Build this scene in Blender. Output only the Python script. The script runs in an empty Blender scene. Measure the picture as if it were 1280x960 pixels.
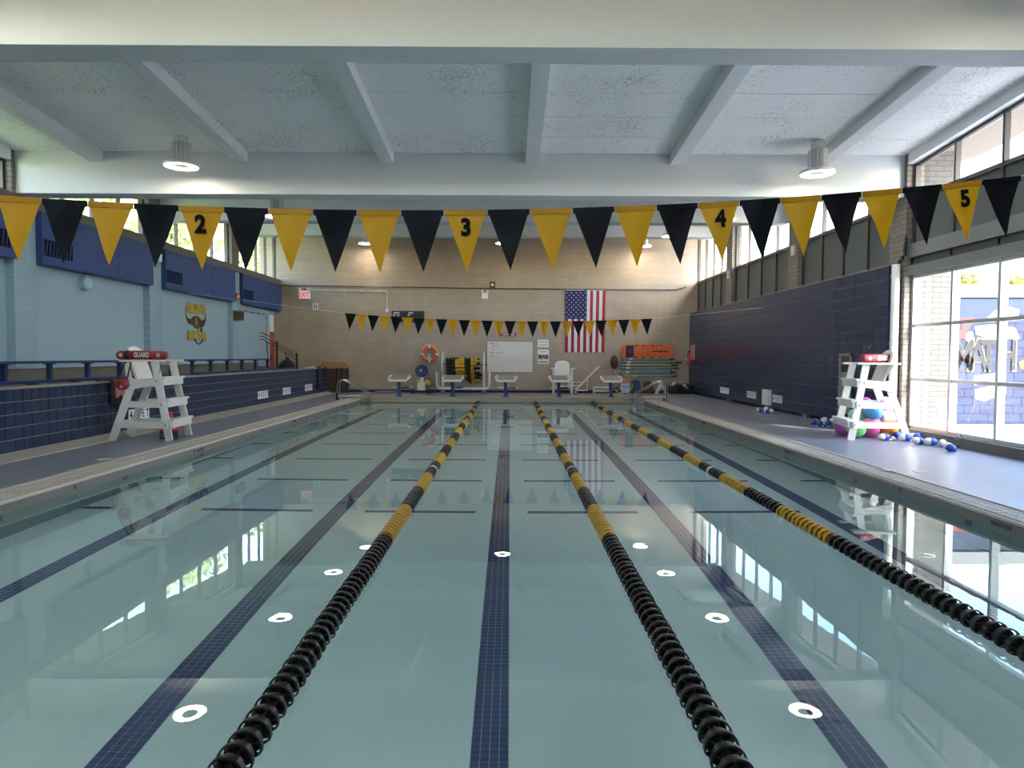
import bpy, bmesh, math, random
from mathutils import Vector, Matrix
random.seed(7)
S = bpy.context.scene
COL = S.collection

# ------------------------------------------------------------------ camera
YAW, PITCH, ROLL, CAMH, FPX = 0.0033217, -0.0411334, 0.0043139, 1.65, 853.0
def _basis():
    cy, sy, cp, sp = math.cos(YAW), math.sin(YAW), math.cos(PITCH), math.sin(PITCH)
    fw = Vector((sy*cp, cy*cp, sp)); rt = Vector((cy, -sy, 0)); up = rt.cross(fw)
    r2 = rt*math.cos(ROLL)+up*math.sin(ROLL); u2 = up*math.cos(ROLL)-rt*math.sin(ROLL)
    return r2, u2, fw
RT, UP, FW = _basis()
cam = bpy.data.cameras.new('camera'); cam.sensor_width = 36; cam.lens = 36*FPX/1280; cam.clip_end = 300
camo = bpy.data.objects.new('camera', cam); COL.objects.link(camo); S.camera = camo
camo.matrix_world = Matrix(((RT.x, UP.x, -FW.x, 0), (RT.y, UP.y, -FW.y, 0), (RT.z, UP.z, -FW.z, CAMH), (0, 0, 0, 1)))
def at(px, py, **k):
    """photo pixel -> point where its direction meets the plane x=, y= or z="""
    d = FW+RT*((px-640)/FPX)-UP*((py-480)/FPX)
    (a, v), = k.items(); i = 'xyz'.index(a)
    o = Vector((0, 0, CAMH)); return o+d*((v-o[i])/d[i])

# ------------------------------------------------------------------ world, sun, exposure
W = bpy.data.worlds.new('sky'); S.world = W; W.use_nodes = True
nt = W.node_tree; nt.nodes.clear()
sky = nt.nodes.new('ShaderNodeTexSky'); sky.sky_type = 'NISHITA'; sky.sun_disc = False
SUN_DIR = Vector((-1, 1.5, -1.6)).normalized()
sky.sun_elevation = math.asin(-SUN_DIR.z); sky.sun_rotation = math.atan2(-SUN_DIR.x, -SUN_DIR.y)
sky.dust_density = 1.5; sky.air_density = 1.0; sky.ozone_density = 1.0
SKY_STRENGTH = 0.72
bg = nt.nodes.new('ShaderNodeBackground'); bg.inputs[1].default_value = SKY_STRENGTH
wo = nt.nodes.new('ShaderNodeOutputWorld')
nt.links.new(sky.outputs[0], bg.inputs[0]); nt.links.new(bg.outputs[0], wo.inputs[0])
sun = bpy.data.lights.new('sun', 'SUN'); sun.energy = 2.7; sun.angle = 0.009; sun.color = (1.0, 0.94, 0.86)
suno = bpy.data.objects.new('sun', sun); COL.objects.link(suno)
suno.rotation_euler = SUN_DIR.to_track_quat('-Z', 'Y').to_euler(); suno.location = (20, -20, 30)
S.view_settings.view_transform = 'Standard'; S.view_settings.look = 'None'
S.view_settings.gamma = 1; S.view_settings.use_curve_mapping = False
S.view_settings.exposure = 2.03
LAMP_E = 14.0
cy = S.cycles
cy.use_denoising = True; cy.max_bounces = 9; cy.diffuse_bounces = 4; cy.glossy_bounces = 4
cy.transmission_bounces = 6; cy.transparent_max_bounces = 12; cy.sample_clamp_indirect = 20.0
cy.blur_glossy = 0.5; cy.caustics_refractive = True; cy.caustics_reflective = True

# ------------------------------------------------------------------ materials
M = {}
def _new(name):
    m = bpy.data.materials.new(name); m.use_nodes = True; n = m.node_tree; n.nodes.clear()
    o = n.nodes.new('ShaderNodeOutputMaterial'); return m, n, o
def mat(name, col, rough=0.6, metal=0.0, var=0.08, scale=6.0, bump=0.0, bscale=60.0, emit=None, spec=0.5, trans=0.0, coat=0.0):
    m, n, o = _new(name); L = n.links
    p = n.nodes.new('ShaderNodeBsdfPrincipled'); L.new(p.outputs[0], o.inputs[0])
    p.inputs['Roughness'].default_value = rough; p.inputs['Metallic'].default_value = metal
    p.inputs['Specular IOR Level'].default_value = spec
    if trans: p.inputs['Transmission Weight'].default_value = trans
    if coat: p.inputs['Coat Weight'].default_value = coat
    tc = n.nodes.new('ShaderNodeTexCoord')
    no = n.nodes.new('ShaderNodeTexNoise'); no.inputs['Scale'].default_value = scale; no.inputs['Detail'].default_value = 4
    L.new(tc.outputs['Object'], no.inputs['Vector'])
    mx = n.nodes.new('ShaderNodeMix'); mx.data_type = 'RGBA'
    mx.inputs[6].default_value = (*[c*(1-var) for c in col], 1); mx.inputs[7].default_value = (*[min(1, c*(1+var)) for c in col], 1)
    L.new(no.outputs[0], mx.inputs[0]); L.new(mx.outputs[2], p.inputs['Base Color'])
    if bump:
        b = n.nodes.new('ShaderNodeBump'); b.inputs['Strength'].default_value = bump; b.inputs['Distance'].default_value = 0.01
        n2 = n.nodes.new('ShaderNodeTexNoise'); n2.inputs['Scale'].default_value = bscale; n2.inputs['Detail'].default_value = 3
        L.new(tc.outputs['Object'], n2.inputs['Vector']); L.new(n2.outputs[0], b.inputs['Height']); L.new(b.outputs[0], p.inputs['Normal'])
    if emit:
        p.inputs['Emission Color'].default_value = (*emit[0], 1); p.inputs['Emission Strength'].default_value = emit[1]
    M[name] = m; return m
def brick(name, c1, c2, mortar, bw, bh, axes, rough=0.7, msize=0.012, bump=0.4, offset=0.5, var=0.0, spec=0.3):
    """masonry whose units are laid out in world axes, e.g. axes='xz'"""
    m, n, o = _new(name); L = n.links
    p = n.nodes.new('ShaderNodeBsdfPrincipled'); L.new(p.outputs[0], o.inputs[0]); p.inputs['Roughness'].default_value = rough
    p.inputs['Specular IOR Level'].default_value = spec
    g = n.nodes.new('ShaderNodeNewGeometry'); sp = n.nodes.new('ShaderNodeSeparateXYZ'); cb = n.nodes.new('ShaderNodeCombineXYZ')
    L.new(g.outputs['Position'], sp.inputs[0])
    L.new(sp.outputs['xyz'.index(axes[0])], cb.inputs[0]); L.new(sp.outputs['xyz'.index(axes[1])], cb.inputs[1])
    t = n.nodes.new('ShaderNodeTexBrick'); t.offset = offset
    t.inputs['Color1'].default_value = (*c1, 1); t.inputs['Color2'].default_value = (*c2, 1); t.inputs['Mortar'].default_value = (*mortar, 1)
    t.inputs['Scale'].default_value = 1; t.inputs['Brick Width'].default_value = bw; t.inputs['Row Height'].default_value = bh
    t.inputs['Mortar Size'].default_value = msize; t.inputs['Mortar Smooth'].default_value = 0.2; t.inputs['Bias'].default_value = 0
    L.new(cb.outputs[0], t.inputs['Vector'])
    no = n.nodes.new('ShaderNodeTexNoise'); no.inputs['Scale'].default_value = 1.3; no.inputs['Detail'].default_value = 5
    L.new(g.outputs['Position'], no.inputs['Vector'])
    mr = n.nodes.new('ShaderNodeMapRange'); mr.inputs[3].default_value = 0.82; mr.inputs[4].default_value = 1.15; L.new(no.outputs[0], mr.inputs[0])
    mm = n.nodes.new('ShaderNodeVectorMath'); mm.operation = 'SCALE'
    L.new(t.outputs['Color'], mm.inputs[0]); L.new(mr.outputs[0], mm.inputs['Scale']); L.new(mm.outputs[0], p.inputs['Base Color'])
    b = n.nodes.new('ShaderNodeBump'); b.inputs['Strength'].default_value = bump; b.inputs['Distance'].default_value = 0.01; b.invert = True
    L.new(t.outputs['Fac'], b.inputs['Height']); L.new(b.outputs[0], p.inputs['Normal'])
    M[name] = m; return m

mat('white_paint', (0.74, 0.76, 0.77), 0.55, var=0.03)
mat('ceiling_panel', (0.90, 0.905, 0.90), 0.9, var=0.30, scale=55, bump=0.6, bscale=70)
# sprayed acoustic panel: pale paint with small dark pits
_m = M['ceiling_panel'].node_tree; _p = next(q for q in _m.nodes if q.type == 'BSDF_PRINCIPLED')
_g = _m.nodes.new('ShaderNodeNewGeometry'); _n = _m.nodes.new('ShaderNodeTexNoise'); _n.inputs['Scale'].default_value = 22; _n.inputs['Detail'].default_value = 7; _n.inputs['Roughness'].default_value = 0.75
_n2 = _m.nodes.new('ShaderNodeTexNoise'); _n2.inputs['Scale'].default_value = 0.9; _n2.inputs['Detail'].default_value = 3
_a = _m.nodes.new('ShaderNodeMath'); _a.operation = 'MULTIPLY_ADD'; _a.inputs[1].default_value = 0.35
_r = _m.nodes.new('ShaderNodeValToRGB'); _r.color_ramp.elements[0].position = 0.52; _r.color_ramp.elements[0].color = (0.52, 0.54, 0.54, 1); _r.color_ramp.elements[1].position = 0.63; _r.color_ramp.elements[1].color = (0.91, 0.915, 0.91, 1)
_m.links.new(_g.outputs['Position'], _n.inputs['Vector']); _m.links.new(_g.outputs['Position'], _n2.inputs['Vector'])
_m.links.new(_n2.outputs[0], _a.inputs[0]); _m.links.new(_n.outputs[0], _a.inputs[2]); _m.links.new(_a.outputs[0], _r.inputs[0]); _m.links.new(_r.outputs[0], _p.inputs['Base Color'])
mat('joint_dark', (0.10, 0.10, 0.10), 0.9)
brick('far_brick', (0.42, 0.33, 0.25), (0.38, 0.30, 0.228), (0.325, 0.255, 0.195), 0.60, 0.105, 'xz', rough=0.42, msize=0.010, bump=0.35, spec=0.5)
brick('side_brick', (0.22, 0.195, 0.17), (0.19, 0.17, 0.147), (0.115, 0.10, 0.088), 0.30, 0.10, 'yz', rough=0.5, msize=0.010)
brick('pier_brick', (0.25, 0.22, 0.19), (0.215, 0.19, 0.165), (0.13, 0.115, 0.10), 0.30, 0.10, 'xz', rough=0.5, msize=0.010)
brick('blue_brick', (0.31, 0.43, 0.50), (0.295, 0.41, 0.485), (0.255, 0.37, 0.44), 0.40, 0.10, 'yz', rough=0.45, msize=0.008, bump=0.25)
brick('white_brick', (0.15, 0.14, 0.128), (0.135, 0.126, 0.114), (0.09, 0.083, 0.075), 0.30, 0.10, 'xz', rough=0.8, msize=0.012)
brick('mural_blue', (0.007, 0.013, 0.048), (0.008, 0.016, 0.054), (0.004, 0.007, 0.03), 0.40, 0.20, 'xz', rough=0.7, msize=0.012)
brick('beige_block', (0.22, 0.18, 0.135), (0.205, 0.17, 0.13), (0.18, 0.15, 0.11), 0.6, 0.2, 'xz', rough=0.85)
brick('deck_tile', (0.205, 0.225, 0.29), (0.192, 0.213, 0.277), (0.163, 0.184, 0.235), 0.05, 0.05, 'xy', rough=0.33, msize=0.004, bump=0.12, offset=0.0, spec=0.5)
mat('blue_wall', (0.31, 0.43, 0.50), 0.45, var=0.04, scale=2)
mat('panel_blue', (0.034, 0.066, 0.22), 0.5, var=0.12, scale=2.5, spec=0.3)
mat('louvre_dark', (0.006, 0.009, 0.022), 0.8, spec=0.1)
mat('tile_navy', (0.022, 0.034, 0.078), 0.22, var=0.22, scale=1.2, spec=0.5)
mat('tile_grout', (0.20, 0.21, 0.23), 0.8)
mat('concrete', (0.27, 0.245, 0.21), 0.8, var=0.15, bump=0.2)
mat('concrete_dark', (0.15, 0.135, 0.115), 0.85, var=0.15, bump=0.2)
mat('grey_panel', (0.105, 0.115, 0.115), 0.6, var=0.15, scale=1.5, spec=0.3)
mat('grey_metal', (0.19, 0.20, 0.205), 0.35, metal=0.3)
mat('dark_metal', (0.035, 0.034, 0.033), 0.4)
mat('bronze_frame', (0.075, 0.066, 0.06), 0.4, metal=0.4)
mat('aluminium', (0.50, 0.49, 0.47), 0.35, metal=0.5, var=0.05)
mat('steel', (0.36, 0.36, 0.35), 0.24, metal=1.0, var=0.05)
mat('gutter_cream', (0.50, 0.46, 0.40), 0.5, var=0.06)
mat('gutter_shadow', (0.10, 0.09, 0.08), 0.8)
mat('far_cream', (0.40, 0.325, 0.24), 0.45, var=0.08)
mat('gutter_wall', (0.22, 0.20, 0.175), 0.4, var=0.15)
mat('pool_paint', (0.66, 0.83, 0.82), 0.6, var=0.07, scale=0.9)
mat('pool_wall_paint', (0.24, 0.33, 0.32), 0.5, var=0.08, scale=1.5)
mat('pool_tile', (0.035, 0.065, 0.20), 0.35, var=0.2, scale=9)
mat('pool_grout', (0.42, 0.53, 0.55), 0.8)
mat('white_plastic', (0.74, 0.71, 0.66), 0.4, var=0.03)
mat('white_gloss', (0.80, 0.79, 0.76), 0.25, var=0.02)
mat('black_plastic', (0.010, 0.010, 0.010), 0.28, var=0.2)
mat('yellow_plastic', (0.62, 0.36, 0.025), 0.35, var=0.06)
mat('vinyl_black', (0.008, 0.008, 0.009), 0.42, spec=0.14, var=0.1, bump=0.06, bscale=7)
mat('vinyl_yellow_deep', (0.40, 0.25, 0.010), 0.4)
mat('vinyl_yellow', (0.68, 0.335, 0.005), 0.42, spec=0.25, var=0.04, bump=0.06, bscale=7)
mat('rope_white', (0.7, 0.7, 0.68), 0.8)
mat('rope_navy', (0.02, 0.03, 0.10), 0.8)
mat('guard_red', (0.30, 0.020, 0.028), 0.45, var=0.1)
mat('bright_red', (0.62, 0.035, 0.02), 0.4)
mat('door_red', (0.36, 0.03, 0.02), 0.5)
mat('ring_orange', (0.72, 0.12, 0.03), 0.4)
mat('board_orange', (0.70, 0.13, 0.025), 0.4)
mat('navy', (0.015, 0.03, 0.13), 0.4)
mat('bench_blue', (0.020, 0.040, 0.135), 0.5, spec=0.3)
mat('black', (0.012, 0.012, 0.012), 0.5)
mat('fabric_black', (0.014, 0.014, 0.018), 0.9, bump=0.3)
mat('towel_pink', (0.55, 0.20, 0.18), 0.95, bump=0.5)
mat('bag_brown', (0.07, 0.04, 0.03), 0.9, bump=0.5)
mat('bag_grey', (0.25, 0.22, 0.20), 0.9, var=0.6, scale=14)
mat('wood', (0.36, 0.19, 0.075), 0.5, var=0.2, scale=9)
mat('wood_dark', (0.10, 0.055, 0.03), 0.6, var=0.2, scale=9)
mat('sand_grey', (0.24, 0.22, 0.20), 0.9, var=0.15, scale=40)
mat('pale_blue', (0.36, 0.52, 0.68), 0.6)
mat('salmon', (0.55, 0.22, 0.15), 0.7)
mat('pole_blue', (0.10, 0.30, 0.40), 0.35, metal=0.3)
mat('pole_yellow', (0.55, 0.42, 0.06), 0.4)
mat('hoop_yellow', (0.70, 0.72, 0.03), 0.4)
mat('flag_red', (0.30, 0.015, 0.03), 0.8); mat('flag_white', (0.72, 0.70, 0.70), 0.8); mat('flag_blue', (0.015, 0.022, 0.10), 0.8)
mat('print_black', (0.006, 0.006, 0.006), 0.7, spec=0.1); mat('print_grey', (0.10, 0.10, 0.12), 0.7); mat('print_white', (0.78, 0.77, 0.75), 0.6)
mat('board_white', (0.66, 0.62, 0.56), 0.25, var=0.03); mat('ink', (0.12, 0.14, 0.25), 0.7)
mat('logo_yellow', (0.62, 0.45, 0.03), 0.6); mat('logo_black', (0.035, 0.03, 0.03), 0.6)
mat('exit_face', (0.72, 0.66, 0.64), 0.4, emit=((1.0, 0.9, 0.88), 0.05)); mat('exit_red', (0.8, 0.03, 0.05), 0.4, emit=((1, 0.02, 0.04), 0.15))
mat('lamp_body', (0.66, 0.66, 0.66), 0.4)
mat('lamp_ring', (1, 1, 1), 0.4, emit=((1.0, 0.86, 0.67), LAMP_E))
mat('sign_red', (0.34, 0.02, 0.025), 0.5)
mat('float_blue', (0.02, 0.07, 0.42), 0.35); mat('float_white', (0.72, 0.71, 0.68), 0.4)
for nm, c in dict(pink=(0.80, 0.12, 0.36), magenta=(0.60, 0.09, 0.45), green=(0.20, 0.60, 0.18), blue=(0.05, 0.30, 0.62), orange=(0.85, 0.28, 0.02), rose=(0.80, 0.42, 0.50), mint=(0.33, 0.62, 0.40), violet=(0.50, 0.42, 0.62)).items():
    mat('ball_'+nm, c, 0.35)
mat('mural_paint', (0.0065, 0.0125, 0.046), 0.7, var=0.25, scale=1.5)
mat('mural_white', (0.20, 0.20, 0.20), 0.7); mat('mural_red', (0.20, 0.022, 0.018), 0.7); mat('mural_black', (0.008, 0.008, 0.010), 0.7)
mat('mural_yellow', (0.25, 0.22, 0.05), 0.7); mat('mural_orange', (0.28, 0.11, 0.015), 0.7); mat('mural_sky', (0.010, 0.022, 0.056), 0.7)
mat('soffit', (0.27, 0.225, 0.18), 0.8, var=0.05)
mat('paving', (0.68, 0.66, 0.63), 0.85, var=0.15)
mat('leaf', (0.30, 0.36, 0.13), 0.6, var=0.4, scale=2); mat('shrub_leaf', (0.22, 0.24, 0.02), 0.6, var=0.3, scale=3); mat('bark', (0.12, 0.08, 0.05), 0.9)
mat('glass_dark', (0.10, 0.10, 0.12), 0.2)
for nm in ('vinyl_yellow', 'vinyl_black'):      # thin vinyl lets some light through
    nn = M[nm].node_tree; pr = next(q for q in nn.nodes if q.type == 'BSDF_PRINCIPLED'); oo = next(q for q in nn.nodes if q.type == 'OUTPUT_MATERIAL')
    tl = nn.nodes.new('ShaderNodeBsdfTranslucent'); tl.inputs[0].default_value = (0.78, 0.40, 0.008, 1) if nm == 'vinyl_yellow' else (0.01, 0.01, 0.012, 1)
    ms = nn.nodes.new('ShaderNodeMixShader'); ms.inputs[0].default_value = 0.4
    nn.links.new(pr.outputs[0], ms.inputs[1]); nn.links.new(tl.outputs[0], ms.inputs[2]); nn.links.new(ms.outputs[0], oo.inputs[0])
# window glass: thin clear sheet, reflects by Fresnel, lets light straight through
m, n, o = _new('glass'); L = n.links
lw = n.nodes.new('ShaderNodeLayerWeight'); pw = n.nodes.new('ShaderNodeMath'); pw.operation = 'POWER'; pw.inputs[1].default_value = 5.0
fr = n.nodes.new('ShaderNodeMath'); fr.operation = 'MULTIPLY_ADD'; fr.inputs[1].default_value = 0.9; fr.inputs[2].default_value = 0.06
L.new(lw.outputs['Facing'], pw.inputs[0]); L.new(pw.outputs[0], fr.inputs[0])
tr = n.nodes.new('ShaderNodeBsdfTransparent'); tr.inputs[0].default_value = (0.95, 0.97, 0.96, 1)
gl = n.nodes.new('ShaderNodeBsdfGlossy'); gl.inputs['Roughness'].default_value = 0.02
mx = n.nodes.new('ShaderNodeMixShader'); L.new(fr.outputs[0], mx.inputs[0]); L.new(tr.outputs[0], mx.inputs[1]); L.new(gl.outputs[0], mx.inputs[2]); L.new(mx.outputs[0], o.inputs[0])
M['glass'] = m
# water: refracting surface with very faint ripples
m, n, o = _new('water'); L = n.links
gb = n.nodes.new('ShaderNodeBsdfGlass'); gb.inputs['Color'].default_value = (0.92, 0.975, 0.97, 1); gb.inputs['Roughness'].default_value = 0.0; gb.inputs['IOR'].default_value = 1.333
tc = n.nodes.new('ShaderNodeTexCoord'); mp = n.nodes.new('ShaderNodeMapping'); mp.inputs['Scale'].default_value = (0.9, 1.7, 1)
L.new(tc.outputs['Object'], mp.inputs[0])
no = n.nodes.new('ShaderNodeTexNoise'); no.inputs['Scale'].default_value = 1.6; no.inputs['Detail'].default_value = 2.0; L.new(mp.outputs[0], no.inputs['Vector'])
bp = n.nodes.new('ShaderNodeBump'); bp.inputs['Strength'].default_value = 0.018; bp.inputs['Distance'].default_value = 0.02; L.new(no.outputs[0], bp.inputs['Height'])
L.new(bp.outputs[0], gb.inputs['Normal']); L.new(gb.outputs[0], o.inputs[0]); M['water'] = m

# ------------------------------------------------------------------ mesh helpers
class MB:
    def __init__(s): s.v = []; s.f = []; s.m = []
    def _add(s, vs, fs, mi=0):
        b = len(s.v); s.v += [Vector(v) for v in vs]; s.f += [tuple(b+i for i in f) for f in fs]; s.m += [mi]*len(fs); return s
    def box(s, x0, y0, z0, x1, y1, z1, mi=0):
        x0, x1 = min(x0, x1), max(x0, x1); y0, y1 = min(y0, y1), max(y0, y1); z0, z1 = min(z0, z1), max(z0, z1)
        return s._add([(x0,y0,z0),(x1,y0,z0),(x1,y1,z0),(x0,y1,z0),(x0,y0,z1),(x1,y0,z1),(x1,y1,z1),(x0,y1,z1)],
                      [(0,3,2,1),(4,5,6,7),(0,1,5,4),(1,2,6,5),(2,3,7,6),(3,0,4,7)], mi)
    def hexa(s, p, mi=0):   # 8 corners: bottom ring then top ring
        return s._add(p, [(0,3,2,1),(4,5,6,7),(0,1,5,4),(1,2,6,5),(2,3,7,6),(3,0,4,7)], mi)
    def bar(s, a, b, w, h, up=(0,0,1), mi=0):   # rectangular bar between two points
        a, b = Vector(a), Vector(b); d = (b-a).normalized(); up = Vector(up)
        sx = d.cross(up); sx = sx.normalized() if sx.length > 1e-6 else Vector((1,0,0)); uz = sx.cross(d).normalized()
        c = [(-w/2,-h/2),(w/2,-h/2),(w/2,h/2),(-w/2,h/2)]
        return s._add([a+sx*i+uz*j for i,j in c]+[b+sx*i+uz*j for i,j in c], [(0,1,2,3)[::-1],(4,5,6,7),(0,1,5,4),(1,2,6,5),(2,3,7,6),(3,0,4,7)], mi)
    def tube(s, pts, r, n=8, cap=True, mi=0, closed=False):
        pts = [Vector(p) for p in pts]; N = len(pts); rs = r if isinstance(r, (list, tuple)) else [r]*N
        t0 = (pts[1]-pts[0]).normalized(); ref = Vector((0,0,1)) if abs(t0.z) < 0.9 else Vector((1,0,0))
        nx = t0.cross(ref).normalized(); b = len(s.v)
        for i, p in enumerate(pts):
            if closed: t = (pts[(i+1) % N]-pts[i-1]).normalized()
            else: t = (pts[min(i+1, N-1)]-pts[max(i-1, 0)]).normalized()
            nx = (nx-t*nx.dot(t)).normalized(); ny = t.cross(nx)
            for k in range(n):
                a = 2*math.pi*k/n; s.v.append(p+(nx*math.cos(a)+ny*math.sin(a))*rs[i])
        for i in range(N if closed else N-1):
            j = (i+1) % N
            for k in range(n):
                k2 = (k+1) % n; s.f.append((b+i*n+k, b+i*n+k2, b+j*n+k2, b+j*n+k)); s.m.append(mi)
        if cap and not closed:
            s.f.append(tuple(b+k for k in range(n))[::-1]); s.m.append(mi); s.f.append(tuple(b+(N-1)*n+k for k in range(n))); s.m.append(mi)
        return s
    def lathe(s, prof, c=(0,0,0), axis='z', n=16, mi=0):  # prof: (r, h) pairs
        c = Vector(c); b = len(s.v)
        for r, h in prof:
            for k in range(n):
                a = 2*math.pi*k/n; u, w = r*math.cos(a), r*math.sin(a)
                s.v.append(c+Vector({'z': (u,w,h), 'y': (u,h,w), 'x': (h,u,w)}[axis]))
        for i in range(len(prof)-1):
            for k in range(n):
                k2 = (k+1) % n; s.f.append((b+i*n+k, b+i*n+k2, b+(i+1)*n+k2, b+(i+1)*n+k)); s.m.append(mi)
        return s
    def ball(s, c, r, n=12, mi=0, sc=(1,1,1)):
        c = Vector(c); b = len(s.v); R = n//2
        for i in range(R+1):
            t = math.pi*i/R
            for k in range(n):
                a = 2*math.pi*k/n; s.v.append(c+Vector((r*sc[0]*math.sin(t)*math.cos(a), r*sc[1]*math.sin(t)*math.sin(a), r*sc[2]*math.cos(t))))
        for i in range(R):
            for k in range(n):
                k2 = (k+1) % n; s.f.append((b+i*n+k, b+(i+1)*n+k, b+(i+1)*n+k2, b+i*n+k2)); s.m.append(mi)
        return s
    def prism(s, poly, o, ex, ey, ez, t, mi=0):  # polygon in (ex,ey) at o, thickness t along ez
        o, ex, ey, ez = Vector(o), Vector(ex), Vector(ey), Vector(ez); n = len(poly)
        vs = [o+ex*a+ey*b for a, b in poly]+[o+ex*a+ey*b+ez*t for a, b in poly]
        return s._add(vs, [tuple(range(n))[::-1], tuple(range(n, 2*n))]+[(i, (i+1) % n, n+(i+1) % n, n+i) for i in range(n)], mi)
    def mesh(s, name, mats, smooth=False):
        me = bpy.data.meshes.new(name); me.from_pydata([tuple(v) for v in s.v], [], s.f)
        for x in (mats if isinstance(mats, (list, tuple)) else [mats]): me.materials.append(M[x])
        for p, i in zip(me.polygons, s.m): p.material_index = i
        if smooth:
            me.polygons.foreach_set('use_smooth', [True]*len(me.polygons))
            try: me.set_sharp_from_angle(angle=math.radians(40))
            except Exception: pass
        me.update(); return me
    def build(s, name, mats, parent=None, smooth=False, world=True):
        """world=True: vertices are world coordinates and the (unrotated) root's location is taken off"""
        if parent is not None and world:
            r = parent
            while r.parent: r = r.parent
            off = r.location.copy()
            s.v = [v-off for v in s.v]
        o = bpy.data.objects.new(name, s.mesh(name, mats, smooth)); COL.objects.link(o)
        if parent is not None: o.parent = parent
        return o
def B(*a): return MB().box(*a)
def inst(me, name, parent=None, loc=(0,0,0), rot=(0,0,0), scale=(1,1,1)):
    o = bpy.data.objects.new(name, me); COL.objects.link(o); o.parent = parent
    o.location = loc; o.rotation_euler = rot; o.scale = scale; return o
def tag(o, label=None, cat=None, group=None, kind=None):
    if label: o['label'] = label
    if cat: o['category'] = cat
    if group: o['group'] = group
    if kind: o['kind'] = kind
    return o
def thing(name, label, cat, loc=(0,0,0), rz=0, group=None):
    o = bpy.data.objects.new(name, None); COL.objects.link(o); o.location = loc; o.rotation_euler = (0,0,rz)
    o.empty_display_size = 0.1; return tag(o, label, cat, group)
def struct(name, mb, mats, smooth=False):
    return tag(mb.build(name, mats, None, smooth), kind='structure')
def sroot(name, loc=(0,0,0)):
    o = bpy.data.objects.new(name, None); COL.objects.link(o); o.location = loc; o.empty_display_size = 0.1; return tag(o, kind='structure')
def copy_tree(o, parent=None):
    c = o.copy(); COL.objects.link(c); c.parent = parent
    for ch in list(o.children): copy_tree(ch, c)
    return c
_txt = {}
def text(name, s, m, parent, o, ex, ey, size, ext=0.002, align='CENTER', sx=1.0, world=True, bold=0.022):
    """flat lettering: origin o (centre of the word), reading direction ex, up ey, cap height about size"""
    key = (s, align, bold)
    if key not in _txt:
        c = bpy.data.curves.new('t', 'FONT'); c.body = s; c.size = 1.0; c.align_x = align; c.align_y = 'CENTER'; c.extrude = 0.5; c.resolution_u = 3; c.offset = bold
        t = bpy.data.objects.new('t', c); COL.objects.link(t); dg = bpy.context.evaluated_depsgraph_get()
        me = bpy.data.meshes.new_from_object(t.evaluated_get(dg)); vs = [v.co.copy() for v in me.vertices]; fs = [tuple(p.vertices) for p in me.polygons]
        bpy.data.objects.remove(t); _txt[key] = (vs, fs)
    vs, fs = _txt[key]; ex, ey = Vector(ex).normalized(), Vector(ey).normalized(); ez = ex.cross(ey); k = size/0.70
    mb = MB(); mb._add([Vector(o)+ex*(v.x*k*sx)+ey*(v.y*k)+ez*(v.z*2*ext) for v in vs], fs)
    return mb.build(name, m, parent, world=world)
# ================================================================== SETTING
XL, XR = -5.20, 4.70            # pool edges
YN, YF = 0.60, 23.75            # pool ends
ZD, ZB = 0.14, -1.04            # deck level, pool floor (water at 0)
YW, YB = 28.0, -3.0             # far wall, wall behind the camera
ROPES = [-1.094, 0.890, 2.874]
LANES = [-4.12, -2.086, -0.102, 1.882, 3.80]
def zc(y):                      # ceiling underside: low along the second beam, rising both ways
    return 5.50+0.08*(13.4-y) if y < 13.4 else 5.50+0.104*(y-13.4)
BEAMS = [(7.87, 8.30, 5.14), (13.20, 13.65, 4.72), (18.60, 19.05, 5.27), (24.0, 24.45, 5.82)]
PIERS = [2.2, 7.85, 13.10, 18.0, 23.35]
XLW, XRW = -9.62, 7.72

# ---- pool basin
pf = struct('pool_floor', B(XL, YN, ZB-0.1, XR, YF, ZB), 'pool_paint')
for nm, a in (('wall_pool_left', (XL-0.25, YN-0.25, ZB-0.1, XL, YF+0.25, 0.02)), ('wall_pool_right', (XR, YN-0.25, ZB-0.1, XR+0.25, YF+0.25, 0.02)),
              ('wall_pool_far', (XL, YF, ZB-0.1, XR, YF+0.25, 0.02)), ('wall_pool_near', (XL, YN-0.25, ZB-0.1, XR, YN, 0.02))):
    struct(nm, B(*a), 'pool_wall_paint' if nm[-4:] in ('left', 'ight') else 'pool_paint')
# lane marking tiles on the floor
TP, TW = 0.052, 0.0475
tile_me = B(-TW/2, -TW/2, 0, TW/2, TW/2, 0.003).mesh('lane_tile', 'pool_tile')
for li, x in enumerate(LANES):
    B(x-2*TP-0.002, 2.2, ZB, x+2*TP+0.002, 21.9, ZB+0.001).build('lane_line_grout', 'pool_grout', pf)
    rest = MB(); near = li in (1, 2, 3); y = 2.25; k = 0
    while y < 21.88:
        for c in range(4):
            tx = x+(c-1.5)*TP
            if near and 3.25 < y < 4.55: inst(tile_me, 'lane_tile', pf, (tx, y, ZB+0.001))
            else: rest._add([(tx-TW/2, y-TW/2, ZB+0.004), (tx+TW/2, y-TW/2, ZB+0.004), (tx+TW/2, y+TW/2, ZB+0.004), (tx-TW/2, y+TW/2, ZB+0.004)], [(0, 1, 2, 3)])
        y += TP
    tag(rest.build('lane_line_tiles', 'pool_tile', pf), kind='stuff')
    B(x-0.55, 21.9, ZB, x+0.55, 22.1, ZB+0.004).build('lane_end_bar', 'pool_tile', pf)
for j in range(8):
    y = 8.26+1.83*j
    for x0, x1 in [(XL, XL+0.36), (-3.078-0.67, -3.078+0.67)]+[(r-0.67, r+0.67) for r in ROPES]+[(XR-0.36, XR)]:
        b = MB(); x = x0+TP/2
        while x < x1:
            for r in (-0.5, 0.5): b.box(x-TW/2, y+r*TP-TW/2, ZB, x+TW/2, y+r*TP+TW/2, ZB+0.004)
            x += TP
        tag(b.build('floor_cross_bar', 'pool_tile', pf), kind='stuff')
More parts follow.
